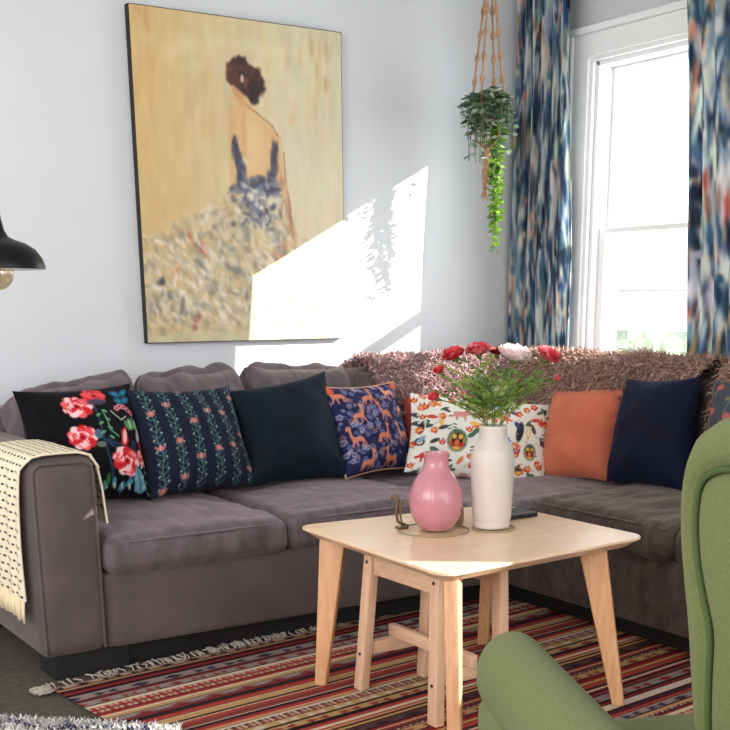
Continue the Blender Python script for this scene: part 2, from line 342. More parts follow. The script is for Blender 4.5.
# ------------------------------------------------------------------ painting
def paint_art():
    r = Ras(300, 400, (198, 182, 140)); X = r.x/300; Y = r.y/400
    warm = np.array((204, 172, 116)); cool = np.array((206, 196, 164)); k = np.clip(X*1.5-.1, 0, 1)[..., None]
    r.a[:] = warm*(1-k)+cool*k
    for _ in range(2600):
        x, y = RNG.rand()*300, RNG.rand()*400; kx = x/300
        base = warm*(1-min(1, kx*1.4))+cool*min(1, kx*1.4)
        c = base+RNG.randn(3)*7+RNG.randn()*9
        if RNG.rand() < .06: c = np.array((196, 146, 84)) if (y < 130) else c
        r.ell(x, y, 2+RNG.rand()*5, 8+RNG.rand()*26, c, ang=RNG.randn()*.12, al=.22, soft=.5)
    for x, y in ((8, 4), (262, 40), (272, 62), (280, 25), (255, 18), (20, 10)):
        for _ in range(5): r.ell(x+RNG.randn()*5, y+RNG.randn()*8, 2.5, 9, (176, 124, 76), al=.18, soft=.6)
    for _ in range(60): r.ell(150+RNG.randn()*60, 25+RNG.rand()*40, 10, 7, (222, 214, 176), al=.15, soft=.6)
    # figure seen from behind
    r.ox, r.oy = -9, -14
    sk = (212, 168, 116)
    r.poly([(147, 92), (166, 94), (170, 118), (200, 140), (210, 160), (212, 210), (205, 235), (196, 200), (190, 215), (178, 222), (150, 218), (143, 195), (138, 165), (136, 130), (150, 116)], sk, .8, 6)
    r.poly([(138, 130), (146, 132), (144, 190), (146, 225), (136, 222), (134, 170)], (200, 158, 108), .6, 4)
    r.poly([(196, 140), (212, 150), (218, 220), (226, 262), (232, 280), (222, 284), (206, 240), (198, 190)], (206, 164, 118), .8, 4)
    r.ell(172, 165, 12, 34, (226, 196, 150), al=.5, soft=.6); r.ell(158, 160, 3, 42, (190, 138, 88), al=.4, soft=.8)
    r.ell(151, 96, 8, 18, (196, 142, 96), ang=-.3, al=.8, soft=.4)
    r.line([(163, 115), (200, 138), (208, 150)], 2, (140, 84, 50), .6); r.line([(216, 170), (222, 262)], 2.5, (122, 76, 58), .5)
    for _ in range(150):
        t = RNG.rand()*2*PI; q = RNG.rand()**.5
        c = ((58, 30, 26), (84, 44, 34), (42, 22, 24), (110, 62, 44))[RNG.randint(4)]
        r.ell(163+24*q*math.cos(t), 80+17*q*math.sin(t)+(8 if math.cos(t) > 0 else -2), 3+RNG.rand()*4, 3+RNG.rand()*6, c, ang=RNG.rand()*3, al=.75, soft=.4)
    for _ in range(16): r.ell(176+RNG.randn()*4, 100+RNG.randn()*6, 4, 5, (40, 22, 26), al=.8, soft=.4)
    r.ell(158, 84, 2.5, 5, (214, 190, 176), al=.8)
    # bodice
    dk = (52, 52, 70)
    for i in range(70):
        t = i/69; r.ell(144+t*12+RNG.randn()*2, 160+t*62, 2.0+t*2.4, 8, dk if RNG.rand() < .7 else (90, 92, 108), al=.55, soft=.4)
        r.ell(204-t*10+RNG.randn()*2, 162+t*64, 1.8+t*2.4, 8, dk if RNG.rand() < .7 else (100, 96, 112), al=.5, soft=.4)
    for _ in range(170):
        c = ((56, 58, 82), (112, 118, 138), (212, 208, 192), (70, 74, 92))[RNG.randint(4)]
        r.ell(174+RNG.randn()*17, 232+RNG.randn()*15, 2+RNG.rand()*4, 2+RNG.rand()*7, c, ang=RNG.rand()*3, al=.65, soft=.4)
    r.ox = r.oy = 0
    # skirt: loose dabs sweeping to the lower left
    for _ in range(4200):
        y = 212+RNG.rand()**.8*188; t = (y-212)/188
        x0, x1 = 128-165*min(1, t*2.4), 206+t*90; x = x0+(x1-x0)*RNG.rand(); fade = min(1, (x-x0)/40+.25)*min(1, (x1-x)/30+.2)
        c = ((214, 204, 176), (196, 180, 140), (236, 230, 214), (168, 156, 122), (204, 176, 124), (124, 118, 110), (208, 172, 116))[RNG.randint(7)]
        if RNG.rand() < .05: c = (70, 74, 92)
        if RNG.rand() < .012: c = (176, 76, 52)
        e = 1-max(0, (y-350)/60)*.5
        r.ell(x, y, 1.5+RNG.rand()*4, 3+RNG.rand()*8, np.array(c)+RNG.randn()*6, ang=-.5+RNG.randn()*.7, al=.34*e*fade, soft=.5)
    for _ in range(500):
        x = RNG.rand()*70; y = 250+RNG.rand()*90; r.ell(x, y, 4, 7, (202, 172, 122), al=.05, soft=.5)
    for _ in range(90):
        c = ((60, 64, 88), (118, 124, 142), (222, 218, 204), (78, 82, 100))[RNG.randint(4)]
        r.ell(166+RNG.randn()*17, 226+RNG.randn()*13, 1.5+RNG.rand()*2.5, 3+RNG.rand()*6, c, ang=RNG.rand()*3, al=.55, soft=.4)
    for _ in range(80):
        t = RNG.rand(); r.ell(205+t*16+RNG.randn()*2, 190+t*80, 2, 8, ((150, 100, 76), (214, 176, 132))[RNG.randint(2)], ang=-.15, al=.3, soft=.5)
    for x, y, c in ((66, 270, (186, 110, 70)), (45, 305, (196, 130, 84)), (82, 282, (170, 70, 50)), (70, 372, (170, 60, 46)), (30, 340, (60, 66, 80)), (22, 322, (52, 56, 70)), (50, 352, (80, 80, 90))):
        for _ in range(6): r.ell(x+RNG.randn()*3, y+RNG.randn()*4, 3, 5, c, al=.4, soft=.5)
    for _ in range(120): r.ell(RNG.rand()*300, 388+RNG.rand()*12, 12, 4, (196, 192, 156), al=.18, soft=.5)
    for _ in range(260):
        x = RNG.rand()*240; y = 265+RNG.rand()*115; r.ell(x, y, 1.5+RNG.rand()*2, 4+RNG.rand()*7, ((236, 232, 220), (112, 112, 116), (236, 232, 220), (150, 146, 128))[RNG.randint(4)], ang=-.6+RNG.randn()*.5, al=.35, soft=.5)
    return r
px0, px1, pz0, pz1 = 1.953, 2.908, 1.028, 2.290
art = paint_art(); U, V_, F = grid(230, 300)
pa = thing('painting', 'tall canvas painting of a dark haired woman in pale ruffled dress above the sofa', 'painting', ((px0+px1)/2, YW-.001, pz0))
vv = np.stack([px0+U*(px1-px0), np.full_like(U, YW-.036), pz0+V_*(pz1-pz0)], 1)
mesh('canvas_face', vv, F, M['canvas'], pa, cols=art.get(U, V_))
B().box(px0-.003, YW-.0355, pz0-.003, px1+.003, YW-.001, pz1+.003, .001).build('stretcher_edge', M['black'], pa, smooth=False)

# ------------------------------------------------------------------ sofa
sofa = thing('sectional_sofa', 'large mauve grey velvet L-shaped corner sofa standing against both walls', 'sofa', (2.6, 4.1, 0))
YF, XF = 3.573, 2.955                                # front planes of the two wings
AX0, AX1, ATOP = 1.075, 1.305, .725
b = B().soft(((AX0+AX1)/2, (YF+4.685)/2, (.085+ATOP)/2), ((AX1-AX0)/2, (4.685-YF)/2, (ATOP-.085)/2), .045, (.006, .008, .006), n=18)
b.build('arm', M['velvetb'], sofa)
pz = []
for i in range(41):
    t = i/40; x0, x1, z1, rr = AX0+.018, AX1-.018, ATOP-.014, .035
    if t < .4: p = (x0, YF+.004, .1+(z1-rr-.1)*t/.4)
    elif t < .5: a = (t-.4)/.1*PI/2; p = (x0+rr-rr*math.cos(a), YF+.004, z1-rr+rr*math.sin(a))
    elif t < .6: a = (t-.5)/.1; p = (x0+rr+(x1-x0-2*rr)*a, YF+.004, z1)
    elif t < .7: a = (t-.6)/.1*PI/2; p = (x1-rr+rr*math.sin(a), YF+.004, z1-rr+rr*math.cos(a))
    else: p = (x1, YF+.004, z1-rr-(z1-rr-.1)*(t-.7)/.3)
    pz.append(p)
B().tube(pz, .005, 6).build('arm_piping', M['velvetb'], sofa)
B().soft(((AX1+2.98)/2, (YF+.012+4.5)/2, .215), ((2.98-AX1)/2+.01, (4.5-YF-.012)/2, .13), .02, (0, .004, 0), n=10).build('base', M['velvetb'], sofa)
B().soft(((XF+4.0)/2, (1.75+4.5)/2, .215), ((4.0-XF)/2, (4.5-1.75)/2, .13), .02, (.004, 0, 0), n=12).build('base', M['velvet_shaded'], sofa)
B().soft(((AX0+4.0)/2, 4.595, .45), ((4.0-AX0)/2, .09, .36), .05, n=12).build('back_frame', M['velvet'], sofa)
B().soft((3.905, (1.75+4.5)/2, .46), (.085, (4.5-1.75)/2, .375), .05, n=12).build('back_frame', M['velvet_shaded'], sofa)
B().soft(((XF+4.0)/2, 1.66, .40), ((4.0-XF)/2, .10, .315), .05, (.005, .005, .005), n=12).build('arm', M['velvet_shaded'], sofa)
B().box(AX0+.05, YF+.05, 0, AX1+.08, YF+.2, .088, .004).build('foot', M['black'], sofa, smooth=False)
B().box(AX1+.09, YF+.09, 0, XF+.14, YF+.14, .088, .004).build('plinth', M['black'], sofa, smooth=False)
B().box(XF+.09, 1.7, 0, XF+.14, YF+.08, .088, .004).build('plinth', M['black'], sofa, smooth=False)
B().box(AX0+.05, 4.38, 0, AX0+.15, 4.5, .088, .004).build('foot', M['black'], sofa, smooth=False)
def seat(x0, x1, y0, y1, z0, z1, m, seed, drop='y', pf=.026, wr=.009, ws=(5, 16, 8)):
    def shp(P, p):                                   # rounded front edge that sags a little
        q = P.copy()
        return q
    o = B().soft(((x0+x1)/2, (y0+y1)/2, (z0+z1)/2), ((x1-x0)/2, (y1-y0)/2, (z1-z0)/2), .045, (.008, .012, pf), n=44, wr=wr, seed=seed, ws=ws).build('seat_cushion', m, sofa)
    e = []                                           # piping round the top front edge
    for i in range(41):
        t = i/40
        e.append((x0+.03+(x1-x0-.06)*t, y0+.012-.010*math.sin(PI*t), z1-.022+.004*math.sin(PI*t)) if drop == 'y' else (x0+.012-.01*math.sin(PI*t), y0+.03+(y1-y0-.06)*t, z1-.022+.004*math.sin(PI*t)))
    B().tube(e, .0045, 6).build('piping', m, o)
seat(AX1-.002, 1.985, YF-.022, 4.46, .335, .462, M['velvet'], 1.3, ws=(10, 5, 5), wr=.010)
seat(1.978, 2.70, YF-.015, 4.46, .335, .466, M['velvet'], 5.1)
seat(2.68, 3.80, 3.36, 4.46, .335, .446, M['velvet'], 9.7)
seat(XF-.035, 3.80, 2.655, 3.385, .335, .470, M['velvet_shaded'], 14.2, 'x', pf=.028, wr=.013, ws=(6, 10, 5))
seat(XF-.030, 3.80, 1.77, 2.66, .335, .466, M['velvet_shaded'], 17.0, 'x')
# loose back cushions leaning on the frame
def back_cushion(c, h, ang, axis, m, seed, tilt=0, corner=0):
    R = Matrix.Rotation(ang, 4, axis) @ Matrix.Rotation(tilt, 4, 'Y' if axis == 'X' else 'X')
    def shp(P, p):
        q = P.copy(); i, j = (0, 1) if axis == 'X' else (1, 0)
        e = p[i]; q.z -= .03*(1-e*e)*0 if False else 0
        if p[2] > 0: q.z += corner*e*p[2]+.018*(abs(e)**3)*p[2]
        q[j] *= 1-.45*max(0, p[2])**3
        return R @ q
    B().soft(c, h, .07, (.01, .01, .01), n=44, wr=.017, seed=seed, shape=shp, ws=(9, 8, 6)).build('back_cushion', m, sofa)
back_cushion((1.512, 4.365, .675), (.228, .14, .225), -.24, 'X', M['velvet'], 3, corner=.035)
back_cushion((2.002, 4.365, .690), (.205, .14, .235), -.24, 'X', M['velvet'], 8, corner=.012)
back_cushion((2.492, 4.365, .690), (.236, .14, .235), -.24, 'X', M['velvet'], 12, corner=-.01)
back_cushion((3.06, 4.365, .675), (.32, .14, .225), -.24, 'X', M['velvet'], 15)
back_cushion((3.665, 3.76, .675), (.12, .34, .225), .20, 'Y', M['velvet_shaded'], 17)
back_cushion((3.665, 3.07, .675), (.12, .34, .225), .20, 'Y', M['velvet_shaded'], 21)
back_cushion((3.665, 2.38, .675), (.12, .34, .225), .20, 'Y', M['velvet_shaded'], 25)

# ------------------------------------------------------------------ sheepskins (curly locks on a draped hide)
def sheepskin(label, path, prof, seed, n, cols):
    """path(s) -> (point, out direction, along); prof: list of (out, z) offsets from front hem over the top to the back hem"""
    rg = np.random.RandomState(seed); pr = np.array(prof); d = np.r_[0, np.cumsum(np.hypot(*np.diff(pr, axis=0).T))]; d /= d[-1]
    def P(s, t):
        p, o, a = path(s); po = np.interp(t, d, pr[:, 0]); pzz = np.interp(t, d, pr[:, 1])
        wob = .02*noise.noise(Vector((s*7+seed, t*3, 0)))+.012*noise.noise(Vector((s*19, t*9, seed)))
        pzz += (wob if .3 < t < .75 else 0)
        if t < .15: pzz += .05*noise.noise(Vector((s*5, seed, 2)))
        return Vector((p[0]+o[0]*po, p[1]+o[1]*po, pzz))
    def nrm(s, t):
        e = .01; a = P(min(1, s+e), t)-P(max(0, s-e), t); b_ = P(s, min(1, t+.02))-P(s, max(0, t-.02)); q = a.cross(b_)
        return q.normalized() if q.length > 0 else Vector((0, 0, 1))
    p, o, a = path(.5); flip = 1 if nrm(.5, .2).dot(Vector((o[0], o[1], 0))) > 0 else -1
    root = thing('sheepskin', label, 'sheepskin rug', tuple(P(.5, .5))[:2]+(P(.5, .5).z-.02,), 'sheepskins over the sofa back')
    U, V_, F = grid(40, 26); vs = [P(u, v) for u, v in zip(U, V_)]
    mesh('hide', vs, F, M['vfur'], root, cols=np.tile(lin(cols[0]), (len(vs), 1)))
    lk = B()
    for _ in range(n):
        s, t = rg.rand(), rg.rand(); 
        edge = min(s, 1-s)*8
        p = P(s, t); nn = nrm(s, t)*flip; w = .0022+.0022*rg.rand(); L = .028+.026*rg.rand()
        if edge < .2: L *= .8
        r = Vector(rg.randn(3)); dirv = (nn*1.0+Vector((0, 0, -.6))+r*.6).normalized()
        side = dirv.cross(Vector(rg.randn(3))).normalized(); curl = dirv.cross(side)
        c = lin(np.array(cols[rg.randint(len(cols))])*(.8+.35*rg.rand()))
        V = []; ph = rg.rand()*6
        for k in range(5):
            f = k/4; q = p+dirv*L*f+curl*(.006*math.sin(f*7+ph))+side*(.005*math.cos(f*7+ph))+Vector((0, 0, -.012*f*f)); ww = w*(1-.75*f)
            V += [q-side*ww, q+side*ww]
        lk.add(V, [(2*k, 2*k+1, 2*k+3, 2*k+2) for k in range(4)], c)
    o_ = lk.build('wool_pile', M['vfur'], root); o_['kind'] = 'stuff'
furc = [(150, 114, 100), (176, 142, 126), (122, 88, 76), (196, 164, 148), (160, 120, 102)]
furm = [(154, 118, 118), (184, 150, 150), (122, 88, 92), (208, 180, 176), (164, 120, 116)]
def path1(s): x = 2.79+s*.93; return ((x, 4.33), (0, -1), (1, 0))
sheepskin('mauve brown shaggy sheepskin over the sofa back left of the flowers', path1,
          [(.15, .56), (.135, .70), (.115, .83), (.085, .905), (.02, .95), (-.08, .945), (-.16, .92), (-.24, .86)], 3, 15000, furm)
def path2(s): y = 4.28-s*1.15; return ((3.64, y), (-1, 0), (0, 1))
sheepskin('brown curly sheepskin over the sofa back under the window, behind the terracotta pillow', path2,
          [(.16, .60), (.145, .72), (.125, .84), (.09, .93), (.02, .96), (-.08, .955), (-.18, .93), (-.27, .86)], 8, 17000, furc)
def path3(s): y = 3.02-s*1.15; return ((3.63, y), (-1, 0), (0, 1))
sheepskin('brown curly sheepskin on the sofa back below the right hand curtain', path3,
          [(.16, .60), (.145, .72), (.125, .85), (.09, .94), (.02, .975), (-.08, .97), (-.18, .94), (-.27, .86)], 12, 13000, furc)

# ------------------------------------------------------------------ pillows
def pillow(name, label, tl, tr, br, bl, thick, m, ras=None, seed=0, n=110, edge=.35, wr=.006, parts=None, group=None, cave=.085):
    """a stuffed pillow spanned by four corners; front faces the room"""
    tl, tr, br, bl = map(Vector, (tl, tr, br, bl)); cen = (tl+tr+br+bl)/4
    nn = ((br-bl).cross(tl-bl)).normalized()
    if nn.dot(Vector((0, 0, H))-cen) < 0: nn = -nn
    U, V_, F = grid(n, n); pts = []; 
    def surf(u, v, sg):
        x, y = 2*u-1, 2*v-1
        uu = .5+.5*x*(1-cave*(1-y*y)*abs(x)); v2 = .5+.5*y*(1-cave*(1-x*x)*abs(y))
        p = bl*(1-uu)*(1-v2)+br*uu*(1-v2)+tl*(1-uu)*v2+tr*uu*v2
        e = max(0, (1-x*x)*(1-y*y)); h = thick*.66*(e**.5)*(1-.18*y)
        q = Vector((x*2.2+seed, y*2.2, seed*.7+sg)); rad = math.atan2(y, x)
        w = wr*(1.2*noise.noise(q*1.1)+1.5*(.5-abs(noise.noise(Vector((rad*2.6, seed, math.hypot(x, y)*.7)))))*math.hypot(x, y)**1.5)*min(1, e*5)
        return p+nn*sg*(h+w)
    fr = [surf(u, v, 1) for u, v in zip(U, V_)]
    m2 = 36; U2, V2, F2 = grid(m2, m2); bk = [surf(u, v, -1) for u, v in zip(U2, V2)]
    loc = ((bl+br)/2); root = thing(name, label, 'pillow', tuple(loc), group)
    cols = ras.get(U, V_) if ras else None
    mesh('front_cover', fr, F, m, root, cols=cols)
    c2 = np.tile(ras.get(np.array([.5]), np.array([.0]))[0], (len(bk), 1)) if ras else None
    mesh('back_cover', bk, [f[::-1] for f in F2], m, root, cols=c2)
    def rim(k):                                       # along the outline
        q = []
        for i in range(k+1):
            t = i/k*4; s = int(min(t, 3.999)); f = t-s
            u, v = ((f, 0), (1, f), (1-f, 1), (0, 1-f))[s]; q.append(surf(u, v, 1))
        return q
    if parts: parts(root, rim)
    return root
# artwork for the pillows
def art_floral():
    r = Ras(220, 220, (12, 11, 16)); R = RNG
    for pts, w, c in (([(130, 205), (122, 150), (118, 100), (120, 40)], 3.5, (38, 66, 92)), ([(120, 120), (150, 140), (170, 150), (185, 120)], 5, (46, 50, 74)),
                      ([(100, 100), (120, 118), (150, 128)], 6, (30, 54, 76)), ([(132, 60), (135, 100), (150, 112)], 3, (96, 150, 108)), ([(150, 60), (165, 80), (180, 72)], 2.5, (190, 190, 170)),
                      ([(182, 190), (185, 150), (190, 120)], 4, (52, 56, 84)), ([(150, 215), (165, 190), (180, 178)], 4, (60, 130, 150)), ([(90, 215), (96, 190)], 3, (60, 130, 150))): r.line(pts, w, c)
    def rose(x, y, s, dark=(196, 36, 46), mid=(232, 92, 98), pale=(246, 196, 198)):
        for i in range(9): a = i*2*PI/9; r.ell(x+s*.7*math.cos(a), y+s*.62*math.sin(a), s*.42, s*.36, (pale, dark, mid)[i % 3], a)
        for i in range(6): a = i*PI/3+.4; r.ell(x+s*.38*math.cos(a), y+s*.35*math.sin(a), s*.3, s*.2, (dark, pale)[i % 2], a)
        for i in range(26):
            a = R.rand()*2*PI; q = s*(.3+.75*R.rand()); r.ell(x+q*math.cos(a), y+q*.9*math.sin(a), s*.20, s*.07, (dark, pale, mid, pale)[i % 4], a+1.5+R.randn()*.3, al=.9)
        r.ell(x, y, s*.26, s*.24, dark); r.ell(x, y, s*.1, s*.1, (60, 10, 18))
    rose(88, 48, 26); rose(128, 24, 21, mid=(240, 70, 66), pale=(224, 84, 90)); r.ell(128, 38, 18, 7, (70, 66, 86))
    rose(80, 114, 25); rose(160, 160, 29); rose(205, 150, 16)
    r.poly([(160, 100), (172, 92), (174, 120), (164, 130), (154, 128)], (204, 40, 44)); r.ell(166, 112, 5, 14, (240, 190, 180), .3)
    for x, y in ((165, 54), (173, 50), (182, 52), (190, 58), (197, 64)): r.ell(x, y, 6, 6, (222, 130, 150)); r.ell(x, y, 2.4, 2.4, (40, 14, 22))
    for x, y, a in ((172, 22, .5), (192, 20, -.5), (176, 38, .3), (192, 36, -.3)): r.ell(x, y, 12, 7, (28, 92, 122), a); r.ell(x, y, 5, 3, (54, 132, 158), a)
    for i in range(5): r.ell(178+i*8, 84+abs(i-2)*3, 5, 11, (150, 190, 140) if i % 2 else (84, 140, 96), (i-2)*.3)
    r.ell(205, 108, 7, 14, (196, 190, 206), .3); r.ell(208, 124, 8, 9, (190, 40, 48)); r.ell(110, 108, 8, 9, (78, 100, 122)); r.ell(112, 128, 9, 6, (96, 110, 104))
    r.poly([(182, 165), (196, 176), (206, 205), (190, 215), (176, 212), (172, 190)], (112, 166, 186)); r.line([(184, 168), (190, 212)], 2, (30, 66, 84))
    for i in range(7):
        y = 150+i*9; r.ell(128+(-1)**i*8, 60+i*9, 6, 2.6, (92, 150, 110), (-1)**i*.5)
        r.ell(203+(-1)**i*6, y+8, 5, 2, (180, 206, 206), (-1)**i*.7)
    for i in range(5): r.ell(100+i*16, 200+(i % 2)*6, 4, 9, (70, 140, 156), .4*(i-2)); r.ell(104+i*15, 206, 2, 6, (210, 216, 210), -.4)
    r.ell(120, 196, 4, 12, (54, 110, 60)); r.ell(212, 190, 3, 20, (64, 120, 76), -.1)
    for k, (x, y) in enumerate(((68, 30), (70, 44), (66, 52))): r.ell(x, y, 2, 3, (150, 100, 40))
    return r
def art_stripes():
    r = Ras(240, 240, (28, 32, 50))
    for k in range(6):
        x0 = 22+k*40; ph = (0, 70, 30, 95, 10, 60)[k]
        pts = [(x0+3*math.sin((y+ph)*.09), y) for y in range(4, 238, 6)]; r.line(pts, 1.9, (80, 114, 112))
        for i, y in enumerate(range(10, 236, 13)):
            s = (-1)**i
            for q in (-1, 1): r.line([(x0, y+6), (x0+q*7, y+1), (x0+q*9, y-4)], 1.5, (84, 122, 120)); 
            r.ell(x0+s*8, y-4, 2.8, 1.8, (128, 160, 150), s*.6)
        for i, y in enumerate(range(ph-20, 240, 84)):
            if i % 2: r.ell(x0, y, 8, 7, (168, 104, 100)); r.ell(x0, y, 3, 3, (196, 140, 126))
            else:
                for a in (-.6, 0, .6): r.ell(x0+9*math.sin(a), y-6*math.cos(a), 3, 7, (160, 100, 98) if a else (188, 146, 134), a)
    return r
def art_deer():
    r = Ras(240, 240, (36, 38, 78)); R = RNG
    for _ in range(330):
        x, y = R.rand()*240, R.rand()*240; c = ((120, 128, 170), (178, 170, 190), (86, 92, 140), (150, 120, 120), (24, 26, 60))[R.randint(5)]
        s = 1.5+R.rand()*2.6
        for k in range(5): a = k*2*PI/5+x; r.ell(x+s*1.4*math.cos(a), y+s*1.4*math.sin(a), s, s*.8, c, al=.7)
    def deer(x, y, s, f, c=(206, 128, 98)):
        P = [(-10, -2), (-4, -5), (6, -4), (9, -10), (9, -18), (7, -21), (9, -22), (11, -25), (12, -22), (17, -20), (17, -17), (13, -16), (13, -6), (11, 3), (14, 12), (12, 13), (8, 5), (6, 4), (4, 14), (2, 14), (3, 4), (-5, 4), (-7, 13), (-9, 13), (-8, 4), (-13, 12), (-15, 11), (-11, 2)]
        r.poly([(x+f*p*s, y+q*s) for p, q in P], c)
    for i, (x, y) in enumerate(((30, 30), (110, 42), (190, 30), (60, 90), (150, 90), (225, 80), (40, 150), (120, 150), (200, 150), (60, 215), (140, 215), (215, 210))): deer(x, y, 1.5, 1 if i % 2 else -1, ((206, 128, 98), (196, 116, 84), (214, 146, 118))[i % 3])
    for x0 in (14, 230): r.ell(x0, 12, 14, 12, (204, 90, 60))
    return r
def art_folk():
    r = Ras(360, 240, (226, 222, 212)); R = RNG
    cl = dict(r=(190, 52, 46), g=(52, 88, 70), y=(226, 176, 82), k=(44, 42, 48), b=(120, 156, 186), o=(214, 110, 60), p=(204, 140, 130), n=(46, 64, 100))
    def leaf(x, y, l, w, a, c): r.ell(x, y, l, w, cl[c], a); r.line([(x-l*.8*math.cos(a), y-l*.8*math.sin(a)), (x+l*.8*math.cos(a), y+l*.8*math.sin(a))], 1, (226, 222, 212), .6)
    def tulip(x, y, s, a, b_): 
        r.poly([(x-s, y-s), (x-s*.4, y-s*.2), (x, y-s*1.2), (x+s*.4, y-s*.2), (x+s, y-s), (x+s*.8, y+s*.5), (x, y+s), (x-s*.8, y+s*.5)], cl[a]); r.ell(x, y+s*.2, s*.35, s*.45, cl[b_])
    def owl(x, y, s):
        r.ell(x, y, s, s*1.35, cl['g']); r.ell(x, y+s*.1, s*.8, s*1.1, cl['y']); r.ell(x, y-s*.1, s*.62, s*.85, cl['k'])
        for q in (-1, 1): r.ell(x+q*s*.32, y-s*.45, s*.24, s*.3, cl['y']); r.ell(x+q*s*.5, y+s*.5, s*.2, s*.4, cl['r'], q*.4)
        r.ell(x, y+s*.3, s*.25, s*.45, cl['o'])
    def fox(x, y, s, c, f):
        P = [(-12, 0), (-8, -6), (4, -6), (9, -12), (10, -8), (15, -6), (18, -1), (11, 1), (8, 4), (9, 14), (6, 14), (4, 5), (-5, 5), (-6, 14), (-9, 14), (-10, 4), (-17, 8), (-20, 3)]
        r.poly([(x+f*p*s, y+q*s) for p, q in P], cl[c])
    owl(110, 140, 24); owl(300, 150, 17); fox(205, 118, 2.1, 'b', -1); fox(118, 60, 1.5, 'p', 1); fox(40, 190, 1.4, 'r', 1); fox(160, 92, .9, 'o', 1)
    fox(225, 60, 1.2, 'o', -1); r.ell(268, 96, 10, 30, cl['k'], .15); r.ell(262, 78, 7, 13, cl['n'], -.6); r.ell(292, 92, 6, 24, cl['y']); r.ell(292, 92, 3, 15, (226, 222, 212))
    for x, y, s, a, b_ in ((30, 40, 12, 'r', 'y'), (74, 148, 9, 'r', 'p'), (164, 60, 8, 'r', 'k'), (200, 70, 9, 'r', 'y'), (262, 150, 12, 'r', 'b'), (330, 60, 14, 'o', 'r'), (330, 185, 12, 'r', 'y'), (185, 30, 9, 'r', 'y'), (240, 215, 11, 'o', 'k'), (275, 205, 16, 'o', 'y'), (60, 215, 12, 'r', 'k'), (340, 120, 10, 'n', 'r')): tulip(x, y, s, a, b_)
    for x, y, l, w, a, c in ((60, 175, 17, 8, .7, 'g'), (175, 180, 20, 9, -.5, 'g'), (145, 120, 12, 6, -.7, 'g'), (155, 108, 12, 6, -.9, 'g'), (20, 110, 8, 18, .2, 'k'), (70, 80, 6, 20, 0, 'y'), (60, 30, 12, 5, .6, 'o'), (170, 210, 16, 7, 0, 'r'), (215, 190, 13, 14, .4, 'o'), (232, 150, 6, 18, .1, 'g'), (310, 215, 14, 6, .3, 'g'), (325, 30, 12, 5, -.5, 'g'), (250, 40, 10, 5, .4, 'n'), (20, 150, 12, 12, 0, 'k'), (200, 215, 12, 5, -.6, 'g')): leaf(x, y, l, w, a, c)
    r.ell(20, 150, 7, 8, (226, 222, 212)); r.ell(20, 150, 3, 4, cl['r'])
    for x, y in ((96, 92), (30, 75), (250, 180), (345, 90), (155, 150)):
        for k in range(5): r.ell(x+6*(-1)**k, y+k*5, 6, 2, cl['g'], .4*(-1)**k)
    occ = [(110, 140, 34), (300, 150, 28), (205, 118, 46), (118, 60, 30), (40, 190, 28), (268, 96, 26)]; keys = 'rgykbopn'
    for _ in range(1500):
        x, y = R.rand()*360, R.rand()*240; q = 11
        if any((x-a)**2+(y-b_)**2 < (c+q)**2 for a, b_, c in occ): continue
        occ.append((x, y, q)); k = R.randint(4); a = R.rand()*3
        if k == 0: tulip(x, y, 9, 'r', 'y')
        elif k == 1: leaf(x, y, 13, 5.5, a, keys[R.randint(8)])
        elif k == 2:
            for m_ in range(5): r.ell(x+6*math.cos(m_*1.256), y+6*math.sin(m_*1.256), 4.5, 4.5, cl['pro'[R.randint(3)]])
            r.ell(x, y, 3.5, 3.5, cl['y'])
        else: leaf(x, y, 12, 4, a, 'g'); leaf(x+5, y+5, 10, 4, a+1, 'k')
    for _ in range(60): r.ell(R.rand()*360, R.rand()*240, 2.2, 2.2, list(cl.values())[R.randint(8)])
    return r
def art_grey():
    r = Ras(160, 160, (70, 74, 84))
    for k in range(4):
        x = 20+k*40; r.line([(x+4*math.sin(y*.1), y) for y in range(0, 160, 6)], 2, (110, 128, 124))
        for y in range(10+k*7, 160, 38): r.ell(x+4, y, 8, 6, (184, 96, 88)); r.ell(x-6, y+10, 5, 3, (130, 130, 70))
    return r
def pipe(m, rad=.0045, nm='piping'):
    return lambda root, rim: B().tube(rim(120), rad, 6, cap=False).build(nm, m, root)
M['pipe'] = mat('tan_piping', (196, 150, 116), .8)
def bot(u, v, d=0, z=.475):
    p = at(u, v, z=z); return p
def up(u, v, y): return at(u, v, y=y)
Y1 = 4.20
p_floral = pillow('floral_pillow', 'black pillow embroidered with red and pink roses, beside the left sofa arm',
    at(12, 391, y=4.10), at(130, 383, y=4.20), at(152, 500, y=4.03), at(36, 500, y=3.95), .15, M['vcdark'], art_floral(), 1, n=150, wr=.006)
pillow('flower_stripe_pillow', 'navy pillow with upright vines of small pink flowers, between rose pillow and teal pillow',
    at(126, 390, y=4.15), at(229, 386, y=4.18), at(258, 487, y=4.02), at(150, 500, y=3.97), .15, M['vcdark'], art_stripes(), 2, n=150, wr=.010)
pillow('teal_pillow', 'plain dark teal velvet pillow with a pointed upper corner, third from the left arm',
    at(226, 391, y=4.17), at(325, 371, y=4.20), at(348, 477, y=4.03), at(250, 488, y=4.00), .15, M['teal'], None, 3, n=70)
pillow('deer_pillow', 'blue pillow with orange deer print and tan piping, leaning in front of the mauve sheepskin',
    at(319, 387, y=4.14), at(393, 382, y=4.18), at(413, 468, y=4.06), at(346, 479, y=4.02), .13, M['vc'], art_deer(), 4, n=140, parts=pipe(M['pipe']))
pillow('folk_pillow', 'long white pillow printed with animals, leaves and red flowers, behind the vases',
    at(410, 393, y=4.06), at(553, 405, x=3.50), at(546, 490, x=3.34), at(404, 472, y=3.98), .12, M['vc'], art_folk(), 5, n=170, cave=.05)
